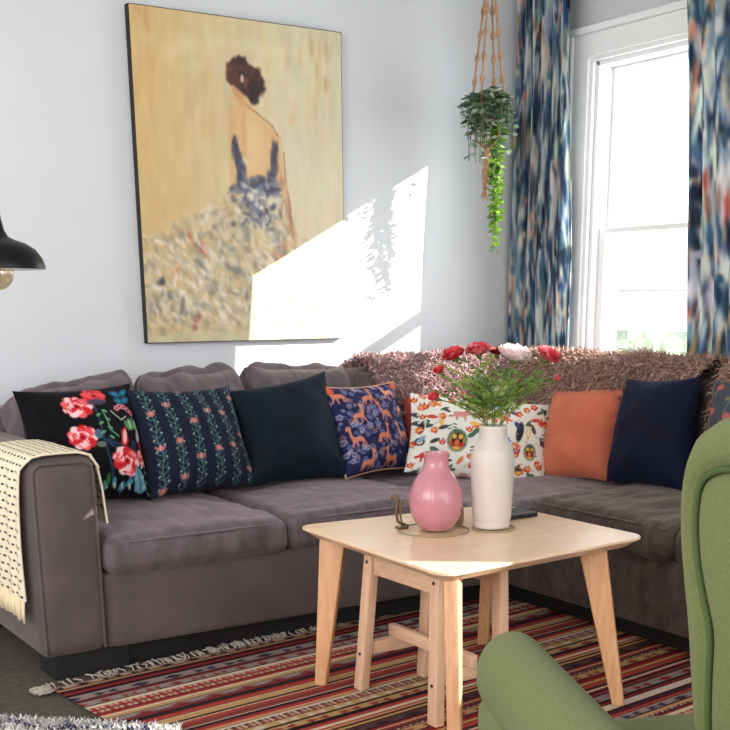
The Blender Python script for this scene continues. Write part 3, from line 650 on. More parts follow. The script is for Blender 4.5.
pillow('rust_pillow', 'small rust red pillow mostly hidden behind the white folk print pillow',
    at(402, 393, y=4.20), at(440, 396, y=4.21), at(445, 455, y=4.12), at(408, 462, y=4.10), .06, mat('rust_cotton', (170, 66, 50), .85, var=.05), None, 15, n=40)
pillow('terracotta_pillow', 'plain terracotta orange velvet pillow between the white print pillow and the navy pillow',
    at(553, 389, x=3.52), at(630, 385, x=3.53), at(613, 483, x=3.42), at(541, 480, x=3.37), .15, M['terra'], None, 6, n=70)
pillow('navy_pillow', 'plain deep navy blue velvet pillow standing right of the terracotta pillow',
    at(627, 378, x=3.50), at(700, 376, x=3.50), at(690, 494, x=3.36), at(606, 482, x=3.36), .16, M['navy'], None, 7, n=70)
pillow('grey_pillow', 'grey pillow with pink embroidered sprigs, half hidden behind the green armchair',
    at(716, 380, x=3.50), at(790, 384, x=3.50), at(782, 505, x=3.36), at(694, 494, x=3.36), .13, M['vc'], art_grey(), 8, n=90)

# ------------------------------------------------------------------ throw over the arm
def art_throw():
    r = Ras(180, 620, (236, 222, 194))
    for j in range(8, 600, 18):
        for i in range(6, 180, 15):
            r.ell(i+(7 if (j//18) % 2 else 0), j, 4.4, 2.3, (30, 24, 24), soft=.25)
    return r
thr = thing('throw_blanket', 'cream throw with rows of black dashes and tassels, draped over the left sofa arm', 'throw', ((AX0+AX1)/2, 3.8, ATOP+.02))
prof = [(AX0-.030, .285), (AX0-.026, .45), (AX0-.022, .62), (AX0-.016, .70), (AX0+.02, ATOP+.012), (AX0+.06, ATOP+.019), ((AX0+AX1)/2, ATOP+.020), (AX1-.055, ATOP+.018), (AX1-.012, ATOP+.006), (AX1+.013, .69), (AX1+.026, .62), (AX1+.034, .505)]
pp = np.array(prof); dd = np.r_[0, np.cumsum(np.hypot(*np.diff(pp, axis=0).T))]; Ltot = dd[-1]; dd /= Ltot
TY0, TY1 = YF+.022, YF+.42
U, V_, F = grid(150, 420)
ta = art_throw()
tv = []
for u, v in zip(U, V_):
    x = np.interp(v, dd, pp[:, 0]); z = np.interp(v, dd, pp[:, 1]); y = TY0+(TY1-TY0)*u
    y += .008*math.sin(v*9)+(.012*max(0, .25-v)*4*math.sin(u*14))
    wv = .004*math.sin(u*26+v*5)*(1 if v < .45 or v > .8 else .25)
    x += -wv-.003 if v < .5 else wv
    tv.append((x, y, z))
to = mesh('woven_cloth', tv, F, M['vc'], thr, cols=ta.get(U, 1-V_))
sm = to.modifiers.new('thickness', 'SOLIDIFY'); sm.thickness = .007; sm.offset = 1
fb = B()
for i in range(34):
    y = TY0+(TY1-TY0)*(i+.5)/34; w = .0045
    pts = [(AX0-.033+random.uniform(-.002, .002), y, .29), (AX0-.036+random.uniform(-.004, .003), y+random.uniform(-.004, .004), .255), (AX0-.034+random.uniform(-.005, .002), y+random.uniform(-.006, .006), .218+random.uniform(-.006, .006))]
    fb.tube(pts, [w*.8, w*1.25, w*.9], 7)
fb.build('tassel_fringe', M['fringe'], thr)

# ------------------------------------------------------------------ rugs
def art_rug():
    Wd, Hh = 420, 520                                # Hh across the stripes
    r = Ras(Wd, Hh, (120, 40, 38)); R = np.random.RandomState(21); y = 0
    pal = [(158, 42, 40), (120, 30, 34), (186, 62, 50), (52, 26, 34), (44, 34, 46), (180, 60, 56), (214, 188, 160), (196, 140, 96), (140, 52, 44), (88, 36, 44), (216, 192, 164), (196, 150, 86), (150, 66, 60), (176, 50, 42), (72, 32, 40)]
    while y < Hh:
        if R.rand() < .16:
            h = R.randint(10, 15); base = ((176, 144, 122), (96, 62, 66), (150, 130, 124), (188, 150, 96))[R.randint(4)]; ic = ((58, 34, 44), (206, 186, 160), (150, 44, 42), (52, 48, 70))[R.randint(4)]
            r.a[y:y+h] = base; r.a[y:y+1] = (40, 24, 30); r.a[y+h-2:y+h] = (40, 24, 30); st = R.choice([22, 26, 18])
            for x in range(0, Wd+st, st):
                k = R.randint(2); hh = h*.32
                if k: r.poly([(x-st*.3, y+h/2), (x, y+h/2-hh), (x+st*.3, y+h/2), (x, y+h/2+hh)], ic)
                else:
                    r.poly([(x-st*.3, y+h/2-hh), (x, y+h/2), (x-st*.3, y+h/2+hh)], ic); r.poly([(x+st*.3, y+h/2-hh), (x, y+h/2), (x+st*.3, y+h/2+hh)], ic)
            y += h
        else:
            h = R.choice([1, 2, 2, 3, 3, 4, 5]); c = np.array(pal[R.randint(len(pal))])
            r.a[y:y+h] = c+R.randn(min(h, Hh-y), Wd, 3)*5
            if R.rand() < .15:
                for x in range(0, Wd, 5): r.a[y:y+h, x:x+2] = (206, 180, 150)
            y += h
    r.a = r.a*.82+r.a.mean(2, keepdims=True)*.18-6
    return np.clip(r.a, 0, 255), r
rl = Vector((1.08, 3.53)); rd = (Vector((1.86, 3.615))-rl).normalized(); rn = Vector((rd.y, -rd.x))   # rd along far edge, rn towards the viewer
RW, RH = 1.94, 2.15; NU, NV = 210, 520
U, V_, F = grid(NU, NV); _, rr = art_rug()
rv = [((rl+rd*(u*RW)+rn*((1-v)*RH)).x, (rl+rd*(u*RW)+rn*((1-v)*RH)).y, .008+.0015*noise.noise(Vector((u*5, v*5, 0)))) for u, v in zip(U, V_)]
kr = thing('striped_rug', 'red flatwoven kilim rug with narrow cream, rust and black stripes, under the table', 'rug', tuple(rl+rd*RW/2+rn*RH/2)+(0,))
mesh('weave', rv, F, M['vrug'], kr, cols=rr.get(U, V_))
fb = B(); rg = random.Random(4)
for i in range(190):
    s = rg.random()**.8*RW; p = rl+rd*s; q = [(p.x, p.y, .007)]
    for k in range(1, 4): q.append((p.x+rg.uniform(-.012, .012)-rn.x*.018*k, p.y+rg.uniform(-.008, .008)-rn.y*.02*k, .006+rg.uniform(0, .012)*(k < 3)))
    fb.tube(q, [.002, .003, .0028, .0012], 5)
fb.build('fringe', M['shag'], kr); fb = B()
for i in range(60):
    s = rg.uniform(0, .1); p = rl-rd*.0+rn*rg.uniform(-.02, .03); q = [(p.x, p.y, .008)]; 
    for k in range(1, 4): q.append((p.x-.02*k+rg.uniform(-.01, .01), p.y+rg.uniform(-.012, .012)-.006*k, .008+rg.uniform(0, .012)))
    fb.tube(q, [.002, .003, .0028, .0012], 5)
fb.build('corner_tassel', M['shag'], kr)
# shaggy white rug at the near left
wr = thing('shaggy_rug', 'shaggy off white wool rug with thin navy lines, in the near left corner', 'rug', (.7, 3.0, 0))
def inshag(x, y): return True
a0 = Vector((.60, 3.56)); a1 = Vector((1.27, 2.95)); ed = (a1-a0); 
en = Vector((-ed.y, ed.x)).normalized()
if en.dot(Vector((0, 0))-a0) < 0: en = -en
base = B().hexa([(a0.x, a0.y, .001), (a1.x, a1.y, .001), (a1.x+en.x*1.0, a1.y+en.y*1.0, .001), (a0.x+en.x*1.0, a0.y+en.y*1.0, .001)],
                [(a0.x, a0.y, .012), (a1.x, a1.y, .012), (a1.x+en.x*1.0, a1.y+en.y*1.0, .012), (a0.x+en.x*1.0, a0.y+en.y*1.0, .012)], 0)
base.build('backing', M['shag'], wr, smooth=False)
pb = B(); L = ed.length; edn = ed.normalized(); rg = random.Random(9)
for i in range(15000):
    s = rg.random()*L; t = rg.random()**1.3*.75; p = a0+edn*s+en*t
    navy = (abs((t*1.0+.02*math.sin(s*20)) % .11-.055) < .007) or (abs(((s-t*.6) % .23)-.1) < .006)
    c = lin((52, 56, 92)) if navy else lin(np.array((222, 218, 214))*rg.uniform(.85, 1.05))
    d = Vector((rg.gauss(0, .5), rg.gauss(0, .5), 1.1)).normalized()*rg.uniform(.018, .034); sd = Vector((rg.gauss(0, 1), rg.gauss(0, 1), 0)).normalized()*.0028
    q = Vector((p.x, p.y, .008)); m_ = q+d*.6; e = q+d+Vector((d.x*.5, d.y*.5, -.004))
    pb.add([q-sd, q+sd, m_+sd, m_-sd, e], [(0, 1, 2, 3), (3, 2, 4)], c)
o = pb.build('wool_pile', M['vrug'], wr); o['kind'] = 'stuff'

# ------------------------------------------------------------------ coffee table
TZ = .515
tc = [Vector(p) for p in ((1.757, 2.350), (2.560, 2.415), (2.560, 3.110), (1.785, 3.165))]
tcen = sum(tc, Vector((0, 0)))/4
table = thing('coffee_table', 'square pale ash wood coffee table with four splayed tapered legs, holding the two vases', 'table', (tcen.x, tcen.y, 0))
def rounded(cs, r, n=8, inset=0):
    out = []; k = len(cs)
    for i in range(k):
        c = cs[i]; a = (cs[i-1]-c).normalized(); b_ = (cs[(i+1) % k]-c).normalized(); c = c+(a+b_)*inset
        p0 = c+a*r; p1 = c+b_*r
        for j in range(n+1):
            t = j/n; out.append(p0*(1-t)**2+c*2*t*(1-t)+p1*t*t)
    return out
lay = [(.030, TZ-.030), (.006, TZ-.012), (.0, TZ-.008), (.0, TZ-.002), (.002, TZ)]
rings = [rounded(tc, .06, 8, ins) for ins, z in lay]; k = len(rings[0]); V = []; F = []
for (ins, z), rg_ in zip(lay, rings): V += [(p.x, p.y, z) for p in rg_]
for i in range(len(lay)-1):
    for j in range(k): F.append((i*k+j, i*k+(j+1) % k, (i+1)*k+(j+1) % k, (i+1)*k+j))
F.append(tuple(range(k-1, -1, -1))); F.append(tuple((len(lay)-1)*k+j for j in range(k)))
mesh('tabletop', V, F, M['wood'], table, smooth=False)
for i, (tp, ft) in enumerate(((Vector((1.822, 2.405)), Vector((1.785, 2.335))), (Vector((2.430, 2.470)), Vector((2.470, 2.385))), (Vector((2.485, 3.055)), Vector((2.535, 3.150))), (Vector((1.840, 3.085)), Vector((1.800, 3.090))))):
    rad_ = (tp-Vector((2.16, 2.76))).normalized(); tn = Vector((-rad_.y, rad_.x))
    def sq(c, wr_, wt, z): return [tuple(c-rad_*wr_+a*tn*wt/2 if k_ else c+a*tn*wt/2)+(z,) for k_, a in ((1, -1), (0, -1), (0, 1), (1, 1))]
    B().hexa(sq(ft, .036, .038, .009), sq(tp+rad_*.012, .082, .042, TZ-.0295), .005, 3).build('leg', M['woodleg'], table)
# stool tucked below
st = thing('stool', 'pale pine stool with an H shaped stretcher, tucked under the coffee table', 'stool', (2.04, 2.75, 0))
SX0, SX1, SY0, SY1, SZ = 1.905, 2.125, 2.575, 2.915, .470
for (x, y, dx, dy) in ((SX0, SY0, -.012, -.008), (SX0, SY1, -.012, .050), (SX1, SY0, .012, -.008), (SX1, SY1, .012, .050)):
    lg = B().hexa([(x+dx-.016, y+dy-.021, .009), (x+dx+.016, y+dy-.021, .009), (x+dx+.016, y+dy+.021, .009), (x+dx-.016, y+dy+.021, .009)],
             [(x-.016, y-.022, SZ-.018), (x+.016, y-.022, SZ-.018), (x+.016, y+.022, SZ-.018), (x-.016, y+.022, SZ-.018)], .003).build('leg', M['pine'], st)
    if x == SX0:
        for z in (.13, .43):
            f = 1-z/.46; B().tube([(x+dx*f-.0185, y+dy*f, z), (x+dx*f-.012, y+dy*f, z)], .005, 10).build('screw', M['screw'], lg)
rl_ = B()
B().box(SX0-.013, SY0+.025, SZ-.075, SX0+.013, SY1-.025, SZ-.018, .003).build('rail', M['pineh'], st)
B().box(SX1-.013, SY0+.025, SZ-.075, SX1+.013, SY1-.025, SZ-.018, .003).build('rail', M['pineh'], st)
B().box(SX0+.012, SY0-.012, .125, SX1-.012, SY0+.012, .165, .003).build('stretcher', M['pineh'], st)
B().box(SX0+.012, SY1+.022, .125, SX1-.012, SY1+.046, .165, .003).build('stretcher', M['pineh'], st)
B().box((SX0+SX1)/2-.012, SY0-.03, .165, (SX0+SX1)/2+.012, SY1+.06, .205, .003).build('stretcher', M['pineh'], st)
B().box(SX0-.02, SY0-.03, SZ-.018, SX1+.02, SY1+.03, SZ, .006).build('seat', M['pineh'], st)

# ------------------------------------------------------------------ things on the table
pk = Vector((2.092, 2.845)); wh = Vector((2.250, 2.770)); CT = .006
def coaster(c, r, lab):
    o = thing('glass_coaster', lab, 'coaster', (c.x, c.y, TZ), 'glass coasters under the vases')
    B().lathe([(.0001, .0), (r-.001, 0), (r-.001, CT-.0006), (.0001, CT-.0006)], (c.x, c.y, TZ+.0003), 64).build('disc', M['cglass'], o, smooth=False)
    B().tube([(c.x+r*math.cos(t*2*PI/64), c.y+r*math.sin(t*2*PI/64), TZ+.0035) for t in range(65)], .0022, 6, cap=False).build('rim', M['cedge'], o)
coaster(pk+Vector((-.008, .0)), .108, 'clear glass coaster with greenish rim under the pink vase'); coaster(wh+Vector((.006, -.002)), .066, 'clear glass coaster with greenish rim under the white vase')
vz = TZ+CT+.0005
def vase_prof(pts, wall=.004):
    n = 60; P = np.array(pts); d = np.arange(len(P)); out = []
    for t in np.linspace(0, len(P)-1, n):               # Catmull-Rom
        i = int(min(t, len(P)-2)); f = t-i; p0, p1, p2, p3 = P[max(i-1, 0)], P[i], P[i+1], P[min(i+2, len(P)-1)]
        out.append(.5*((2*p1)+(-p0+p2)*f+(2*p0-5*p1+4*p2-p3)*f*f+(-p0+3*p1-3*p2+p3)*f**3))
    o = [(max(.0001, a), b_) for a, b_ in out]
    return o+[(max(.0001, a-wall), b_) for a, b_ in o[::-1][:-4]]+[(.0001, o[4][1])]
v1 = thing('pink_vase', 'round bellied glossy pink vase with a short neck and fine vertical ribs, empty', 'vase', (pk.x, pk.y, vz))
PR = [(.0001, 0), (.030, 0), (.040, .003), (.058, .035), (.066, .075), (.063, .108), (.051, .140), (.037, .163), (.031, .180), (.030, .198), (.0325, .214)]
PR = [(a*1.24, b_*1.09) for a, b_ in PR]
B().lathe(vase_prof(PR), (pk.x, pk.y, vz), 160, ridge=lambda t, z: .006*math.sin(t*46)*math.exp(-((z-.105)/.04)**2)).build('vase_body', M['pink'], v1)
v2 = thing('white_vase', 'tall matt off-white ceramic vase with a faceted body and narrow neck, holding the flowers', 'vase', (wh.x, wh.y, vz))
s_ = 1.0
W0 = [(.0001, 0), (.044, 0), (.0465, .004), (.0465, .020), (.0500, .034), (.0540, .14), (.0555, .205), (.0500, .232), (.0360, .262), (.0350, .268), (.0355, .300)]
W0 = [(a*1.20, b_*1.03) for a, b_ in W0]
W1 = []
for (a, b_), (c, d) in zip(W0[:-1], W0[1:]):
    for t in np.linspace(0, 1, 5)[:-1]: W1.append((a+(c-a)*t, b_+(d-b_)*t))
W1.append(W0[-1]); W1 += [(.0395, .310), (.0385, .30), (.037, .26), (.053, .22), (.053, .03), (.0001, .028)]
B().lathe(W1, (wh.x, wh.y, vz), 96, ridge=lambda t, z: (.035*(abs(math.cos(3*t+z*9))-.6) if .03 < z < .235 else 0)*math.exp(-((z-.13)/.09)**2)).build('vase_body', M['ceramic'], v2)
# curled metal ornament left of the pink vase
oc = Vector((2.020, 2.950)); oz = TZ+.0005
orn = thing('brass_ornament', 'small curled dull brass ornament on the left side of the pink vase', 'ornament', (oc.x, oc.y, oz))
sp = [(oc.x-.012, oc.y+.012, oz+.090), (oc.x-.002, oc.y+.004, oz+.098), (oc.x+.006, oc.y-.004, oz+.088), (oc.x+.002, oc.y, oz+.07), (oc.x-.002, oc.y+.001, oz+.045), (oc.x+.002, oc.y-.002, oz+.02), (oc.x+.018, oc.y-.015, oz+.006)]
B().tube(sp, [.0045, .006, .005, .0055, .005, .005, .004], 10).build('stem', M['brass'], orn)
B().tube([(x+.010, y-.008, z*1.0-.004 if z > oz+.01 else z) for x, y, z in sp[2:]], .0035, 8).build('stem', M['brass'], orn)
B().lathe([(.0001, 0), (.022, 0), (.022, .003), (.0001, .004)], (oc.x+.012, oc.y-.01, oz), 32).build('base', M['brass'], orn)
# dark slate tile behind the white vase
sc = Vector((2.43, 2.90)); sl = thing('slate_board', 'small dark slate coaster board lying behind the white vase', 'board', (sc.x, sc.y, TZ))
B().soft((sc.x, sc.y, TZ+.0085), (.075, .055, .008), .004, n=6).build('board', M['slate'], sl)
kc = Vector((2.215, 2.900)); kn = thing('tealight_holder', 'tiny beige knobbly tealight holder between the pink and white vases', 'candle holder', (kc.x, kc.y, TZ+.0))
B().lathe([(.0001, .0), (.019, 0), (.021, .01), (.021, .05), (.018, .052), (.017, .045), (.0001, .045)], (kc.x, kc.y, TZ+.001), 36, ridge=lambda t, z: .07*math.sin(t*12)*math.sin(z*500)).build('holder', mat('beige_knit', (190, 160, 130), .9, bump=.5, bscale=200), kn)

# ------------------------------------------------------------------ flowers: every stem is one thing
FZ = vz+.308
def flower(label, u, v, off, rad, cols, kind='bloom', seed=0, leafy=4):
    rg = random.Random(seed); rad *= 1.55
    n = Vector((-.548, -.0, 0))                      # placeholder direction
    fwd = Vector((.548, .837, 0)); rt = Vector((.837, -.548, 0))
    c0 = Vector((wh.x, wh.y, 0)); head = None
    # head lies in a vertical plane through the vase, pushed off nearer or further
    d = RM @ np.array([u-PX, -(v-PY), -FPX]); d = Vector(d.tolist()); o = Vector((0, 0, H))
    t = (c0+fwd*off-o).dot(fwd)/d.dot(fwd); head = o+d*t
    root = thing('ranunculus', label, 'flower', (c0.x, c0.y, vz+.05), 'cut flowers in the white vase')
    a = rg.random()*6; foot = Vector((c0.x+.012*math.cos(a), c0.y+.012*math.sin(a), vz+.045)); side = head-Vector((c0.x, c0.y, 0)); side.z = 0
    neck = Vector((c0.x, c0.y, FZ-.002))+side.normalized()*min(.020, side.length*.3+.004) if side.length > .01 else Vector((c0.x, c0.y, FZ))
    mid = neck.lerp(head, .5)+Vector((0, 0, .02))-side*.12
    pts = []
    for i in range(17):
        s = i/16
        if s < .35: p = foot.lerp(neck, s/.35)
        else: q = (s-.35)/.65; p = neck*(1-q)**2+mid*2*q*(1-q)+head*q*q
        pts.append(p)
    end = (pts[-1]-pts[-2]).normalized()
    sb = B().tube(pts, .0017, 6, col=lin((120, 140, 70))); sb.build('stem', M['vleaf'], root)
    hb = B()
    axis = (end*.6+Vector((-fwd.x*.25, -fwd.y*.25, .45))).normalized(); q_ = axis.to_track_quat('Z', 'Y')
    layers = ((1.0, 8, .42), (.92, 8, .72), (.78, 7, .98), (.60, 6, 1.18), (.40, 5, 1.35)) if kind == 'bloom' else ((.8, 5, .95), (.62, 5, 1.15), (.4, 4, 1.35))
    for li, (rs, k, tilt) in enumerate(layers):
        for j in range(k):
            a = j*2*PI/k+li*.5+rg.uniform(-.1, .1); c = lin(np.array(cols[(li+j) % len(cols)])*rg.uniform(.9, 1.06))
            V = []; nu, nv = 5, 5; L = rad*rs*rg.uniform(.92, 1.1); Wd = rad*rs*.62
            for iv in range(nv):
                f = iv/(nv-1); w = Wd*math.sin(PI*min(.93, .12+f*.82))**.6
                for iu in range(nu):
                    g = (iu/(nu-1)-.5)*2
                    r_ = L*f*math.cos(tilt*(.35+.65*f)); z_ = L*f*math.sin(tilt)*1.05+.10*L*g*g+.05*L*math.sin(g*5+j)*f
                    V.append(Vector((r_*math.cos(a)-g*w*math.sin(a), r_*math.sin(a)+g*w*math.cos(a), z_)))
            V = [q_ @ x+head for x in V]
            hb.add(V, [(i*nu+j2, i*nu+j2+1, (i+1)*nu+j2+1, (i+1)*nu+j2) for i in range(nv-1) for j2 in range(nu-1)], c)
    hb.build('bloom', M['vpetal'], root)
    lb = B()
    lb.tube([head-end*.012, head+end*.002], [.003, rad*.3], 8, col=lin((98, 120, 56)))
    for i in range(leafy):                            # feathery divided leaves
        s = rg.uniform(.45, .84); p = pts[int(s*16)]; a = rg.random()*2*PI
        dv = (Vector((math.cos(a), math.sin(a), .55))).normalized(); Lf = rg.uniform(.07, .12)
        c = lin(np.array(((158, 180, 96), (132, 162, 78), (176, 192, 112), (116, 144, 76))[rg.randrange(4)]))
        lb.tube([p, p+dv*Lf*.5+Vector((0, 0, .006)), p+dv*Lf], .0009, 4, col=c)
        sd = dv.cross(Vector((0, 0, 1))).normalized()
        for kx in range(13):
            f = .12+.88*kx/12; b0 = p+dv*Lf*f+Vector((0, 0, .006*math.sin(PI*f)))
            for sg in (-1, 1):
                dl = (dv*.7+sd*sg*.8+Vector((0, 0, rg.uniform(-.3, .4)))).normalized(); ll = rg.uniform(.012, .026)*(1.35-f*.6); wv = dl.cross(Vector((rg.gauss(0, 1), rg.gauss(0, 1), 1))).normalized()*ll*.20
                lb.add([b0, b0+dl*ll*.5+wv, b0+dl*ll, b0+dl*ll*.5-wv], [(0, 1, 2, 3)], c)
    lb.build('leaves', M['vleaf'], root)
red = [(220, 58, 66), (200, 42, 54), (234, 104, 108)]; cor = [(236, 84, 98), (244, 136, 142), (216, 60, 80)]; drk = [(150, 26, 40), (176, 40, 54)]; pal = [(250, 232, 230), (252, 244, 240), (244, 214, 216)]  # pal: sun glare put into the petal colour of a pink bloom
FL = [('coral red ranunculus leaning left of the bouquet top', 455, 359, .0, .026, red, 'bloom', 9),
      ('bright red and pink ranunculus at the top, left of the dark one', 479, 355, .0, .027, [(214, 36, 48), (240, 150, 158), (230, 70, 80)], 'bloom', 6),
      ('small dark red ranunculus between the bright red one and the pale one', 497, 355, .02, .017, drk, 'bloom', 5),
      ('largest pale pink ranunculus at the bouquet top, sun glare painted into its petals', 514, 361, -.01, .036, pal, 'bloom', 9),
      ('coral pink ranunculus opening at the upper right', 546, 360, .0, .029, cor, 'bloom', 9),
      ('small coral bud at the far right of the bouquet', 556, 380, .0, .011, cor, 'bud', 6),
      ('red bud at the far left near the top of the bouquet', 441, 373, .0, .019, red, 'bud', 8),
      ('red bloom drooping lowest on the left in front of the white pillow', 437, 399, -.02, .020, red, 'bud', 5),
      ('red and white bud below the red bloom, left of centre', 465, 398, -.02, .013, [(206, 40, 44), (244, 220, 210)], 'bud', 6),
      ('small brownish bud in the middle of the bouquet', 492, 372, -.02, .010, [(150, 110, 90), (170, 130, 96)], 'bud', 7),
      ('pale cream bloom low in the middle, under the large pale one', 495, 392, -.03, .014, [(240, 240, 220), (230, 234, 200)], 'bud', 9)]
for i, (lab, u, v, off, rad, cl_, kd, lf) in enumerate(FL): flower(lab, u, v, off, rad, cl_, kd, i+3, lf)

# ------------------------------------------------------------------ curtains
def art_curtain(seed):
    r = Ras(300, 520, (226, 228, 226)); R = np.random.RandomState(seed)
    pal = [(46, 84, 122), (34, 58, 92), (84, 128, 156), (150, 178, 194), (232, 232, 226), (226, 222, 210), (60, 100, 132), (30, 42, 66), (28, 36, 58), (212, 146, 112), (196, 92, 62), (214, 184, 124), (110, 96, 100)]
    pr = np.array([.12, .10, .09, .10, .22, .20, .09, .07, .04, .04, .02, .02, .03]); pr /= pr.sum()
    for _ in range(6500):
        c = pal[R.choice(len(pal), p=pr)]; x, y = R.rand()*300, R.rand()*520
        r.ell(x, y, 1.0+R.rand()**2*3.4, 5+R.rand()*24, np.array(c)+R.randn(3)*5, ang=R.randn()*.06, al=.8, soft=.4)
    return r
def curtain(label, y0, y1, yb0, yb1, x, zt, zb, nf, seed, amp=.035):
    root = thing('curtain', label, 'curtain', (x, (y0+y1)/2, zb), 'printed window curtains'); ar_ = art_curtain(seed)
    NU, NV = 260, 240; U, V_, F = grid(NU, NV); vs = []; rg = random.Random(seed); ph = [rg.uniform(-.5, .5) for _ in range(8)]
    for u, v in zip(U, V_):
        ya = yb0+(y0-yb0)*v**1.3; yc = yb1+(y1-yb1)*v**1.3; w = u+.020*math.sin(6.3*u+ph[0])
        f = 2*PI*nf*w+.5*math.sin(v*3+ph[1]); a = amp*(.75+.5*noise.noise(Vector((u*3, v*2, seed))))
        xx = x+a*math.sin(f)+.3*a*math.sin(2*f+ph[2]+v*2); yy = ya+(yc-ya)*(u+.35/nf*math.cos(f)*.35)
        vs.append((xx, yy, zb+(zt-zb)*v))
    o = mesh('cloth', vs, F, M['vcurt'], root, cols=ar_.get(U, V_)); s = o.modifiers.new('thickness', 'SOLIDIFY'); s.thickness = .002
    for k in range(nf+1):
        y = y0+(y1-y0)*(k+.25)/(nf+.5); tb = [(x+.036*math.cos(t*2*PI/16), y, 2.615+.030*math.sin(t*2*PI/16)) for t in range(17)]
        B().tube(tb, .0025, 6, cap=False).build('ring', M['brass'], root)
curtain('blue and white painterly print curtain hanging left of the window, in the room corner', 4.325, 4.665, 4.255, 4.670, XB-.125, 2.592, .93, 6, 11, .03)
curtain('blue and rust painterly print curtain hanging right of the window', 2.90, 3.618, 2.80, 3.45, XB-.165, 2.592, .93, 9, 12, .036)
rod = thing('curtain_rod', 'dark curtain rod above the window carrying both curtains', 'curtain rod', (XB-.15, 3.9, 2.64))
B().tube([(XB-.15, 2.80, 2.634), (XB-.15, 4.70-.01, 2.634)], .012, 14).build('rod', M['lampb'], rod)
for y in (2.84, 4.685): B().tube([(XB-.001, y, 2.634), (XB-.15, y, 2.634)], .007, 10).build('bracket', M['lampb'], rod)

# ------------------------------------------------------------------ hanging plant
hp = Vector((3.505, 4.40, 0)); ht = ZC
hang = thing('macrame_hanger', 'knotted brown jute plant hanger hanging from the ceiling in the corner', 'plant hanger', (hp.x, hp.y, 1.62))
zr = 2.07                                            # pot rim height
knots = B(); 
for k in range(4):
    a = k*PI/2+.5; R0 = .066; pts = []; rads = []
    N_ = 70
    for i in range(N_+1):
        t = i/N_; z = zr-.16+(2.56-zr+.16)*t
        w = R0*(1-max(0, (t-.25)/.75))**.9+.006 if t > .25 else R0*(.7+.3*t/.25)+.006
        pts.append((hp.x+w*math.cos(a), hp.y+w*math.sin(a), z))
        ph = (t*7.0) % 1; rads.append(.0052+.0065*max(0, math.sin(ph*PI*2))**1.5 if t > .1 else .005)
    B().tube(pts, rads, 10).build('cord', M['jute'], hang)
B().tube([(hp.x, hp.y, 2.54), (hp.x, hp.y, 2.58), (hp.x, hp.y, ht-.02)], [.014, .012, .006], 10).build('top_knot', M['jute'], hang)
B().tube([(hp.x, hp.y, ht-.03), (hp.x, hp.y, ht)], [.006, .016], 12).build('ceiling_hook', M['brass'], hang)
tl_ = B()
for k in range(4):
    a = k*PI/2+.5; tl_.tube([(hp.x+.058*math.cos(a), hp.y+.058*math.sin(a), zr-.165), (hp.x+.045*math.cos(a), hp.y+.045*math.sin(a), zr-.20), (hp.x, hp.y, zr-.235)], .005, 8)
tl_.tube([(hp.x, hp.y, zr-.22), (hp.x, hp.y, zr-.25), (hp.x-.004, hp.y, zr-.28), (hp.x-.006, hp.y, zr-.34), (hp.x-.01, hp.y, zr-.40)], [.010, .016, .012, .018, .010], 10)
for k in range(9): a = k*.7; tl_.tube([(hp.x-.01, hp.y, zr-.39), (hp.x-.01+.016*math.cos(a), hp.y+.016*math.sin(a), zr-.43-.01*(k % 3))], .0025, 6)
tl_.build('tail_knot', M['jute'], hang)
pl = thing('trailing_plant', 'trailing green leafy plant in a dark pot held by the jute hanger', 'plant', (hp.x, hp.y, zr-.15))
B().lathe([(.0001, 0), (.038, 0), (.05, .02), (.062, .13), (.064, .14), (.058, .14), (.055, .12), (.0001, .115)], (hp.x, hp.y, zr-.155), 32).build('pot', M['pot'], pl)
rg = random.Random(31); fo = B(); vn = B(); light = B()
def leafm(bb, p, d, L, c):
    d = d.normalized(); s = d.cross(Vector((rg.gauss(0, .5), rg.gauss(0, .5), 1))).normalized()*L*.30; n_ = s.cross(d).normalized()
    bb.add([p, p+d*L*.35+s, p+d*L*.7+s*.75, p+d*L, p+d*L*.7-s*.75, p+d*L*.35-s, p+d*L*.5-n_*L*.07], [(0, 1, 6), (1, 2, 6), (2, 3, 6), (3, 4, 6), (4, 5, 6), (5, 0, 6)], c)
def vine(pts, n, L, lightv):
    vn.tube(pts, .0013, 5, col=lin((96, 110, 60)))
    for i in range(n):
        s = (i+.5)/n*(len(pts)-1); k = int(s); f = s-k; p = pts[k].lerp(pts[min(k+1, len(pts)-1)], f); a = rg.random()*2*PI
        c = np.array(((74, 110, 76), (96, 130, 88), (122, 146, 122), (54, 86, 64), (164, 178, 158))[rg.randrange(5)]) if not lightv else np.array(((118, 160, 50), (140, 178, 66), (100, 146, 48))[rg.randrange(3)])
        leafm(light if lightv else fo, p, Vector((math.cos(a), math.sin(a), rg.uniform(-.7, .4))), L*rg.uniform(.7, 1.2), lin(c))
for k in range(52):
    a = rg.random()*2*PI; r0 = rg.uniform(.02, .05); o0 = Vector((hp.x+r0*math.cos(a), hp.y+r0*math.sin(a), zr-.02))
    R1 = rg.uniform(.06, .125); pk_ = o0+Vector((math.cos(a)*R1*.6, math.sin(a)*R1*.6, rg.uniform(.01, .07))); dn = rg.uniform(.04, .30)
    e = Vector((hp.x+math.cos(a)*R1, hp.y+math.sin(a)*R1, zr-dn)); pts = [o0*(1-t)**2+pk_*2*t*(1-t)+e*t*t for t in np.linspace(0, 1, 9)]
    vine(pts, rg.randrange(9, 15), .040, False)
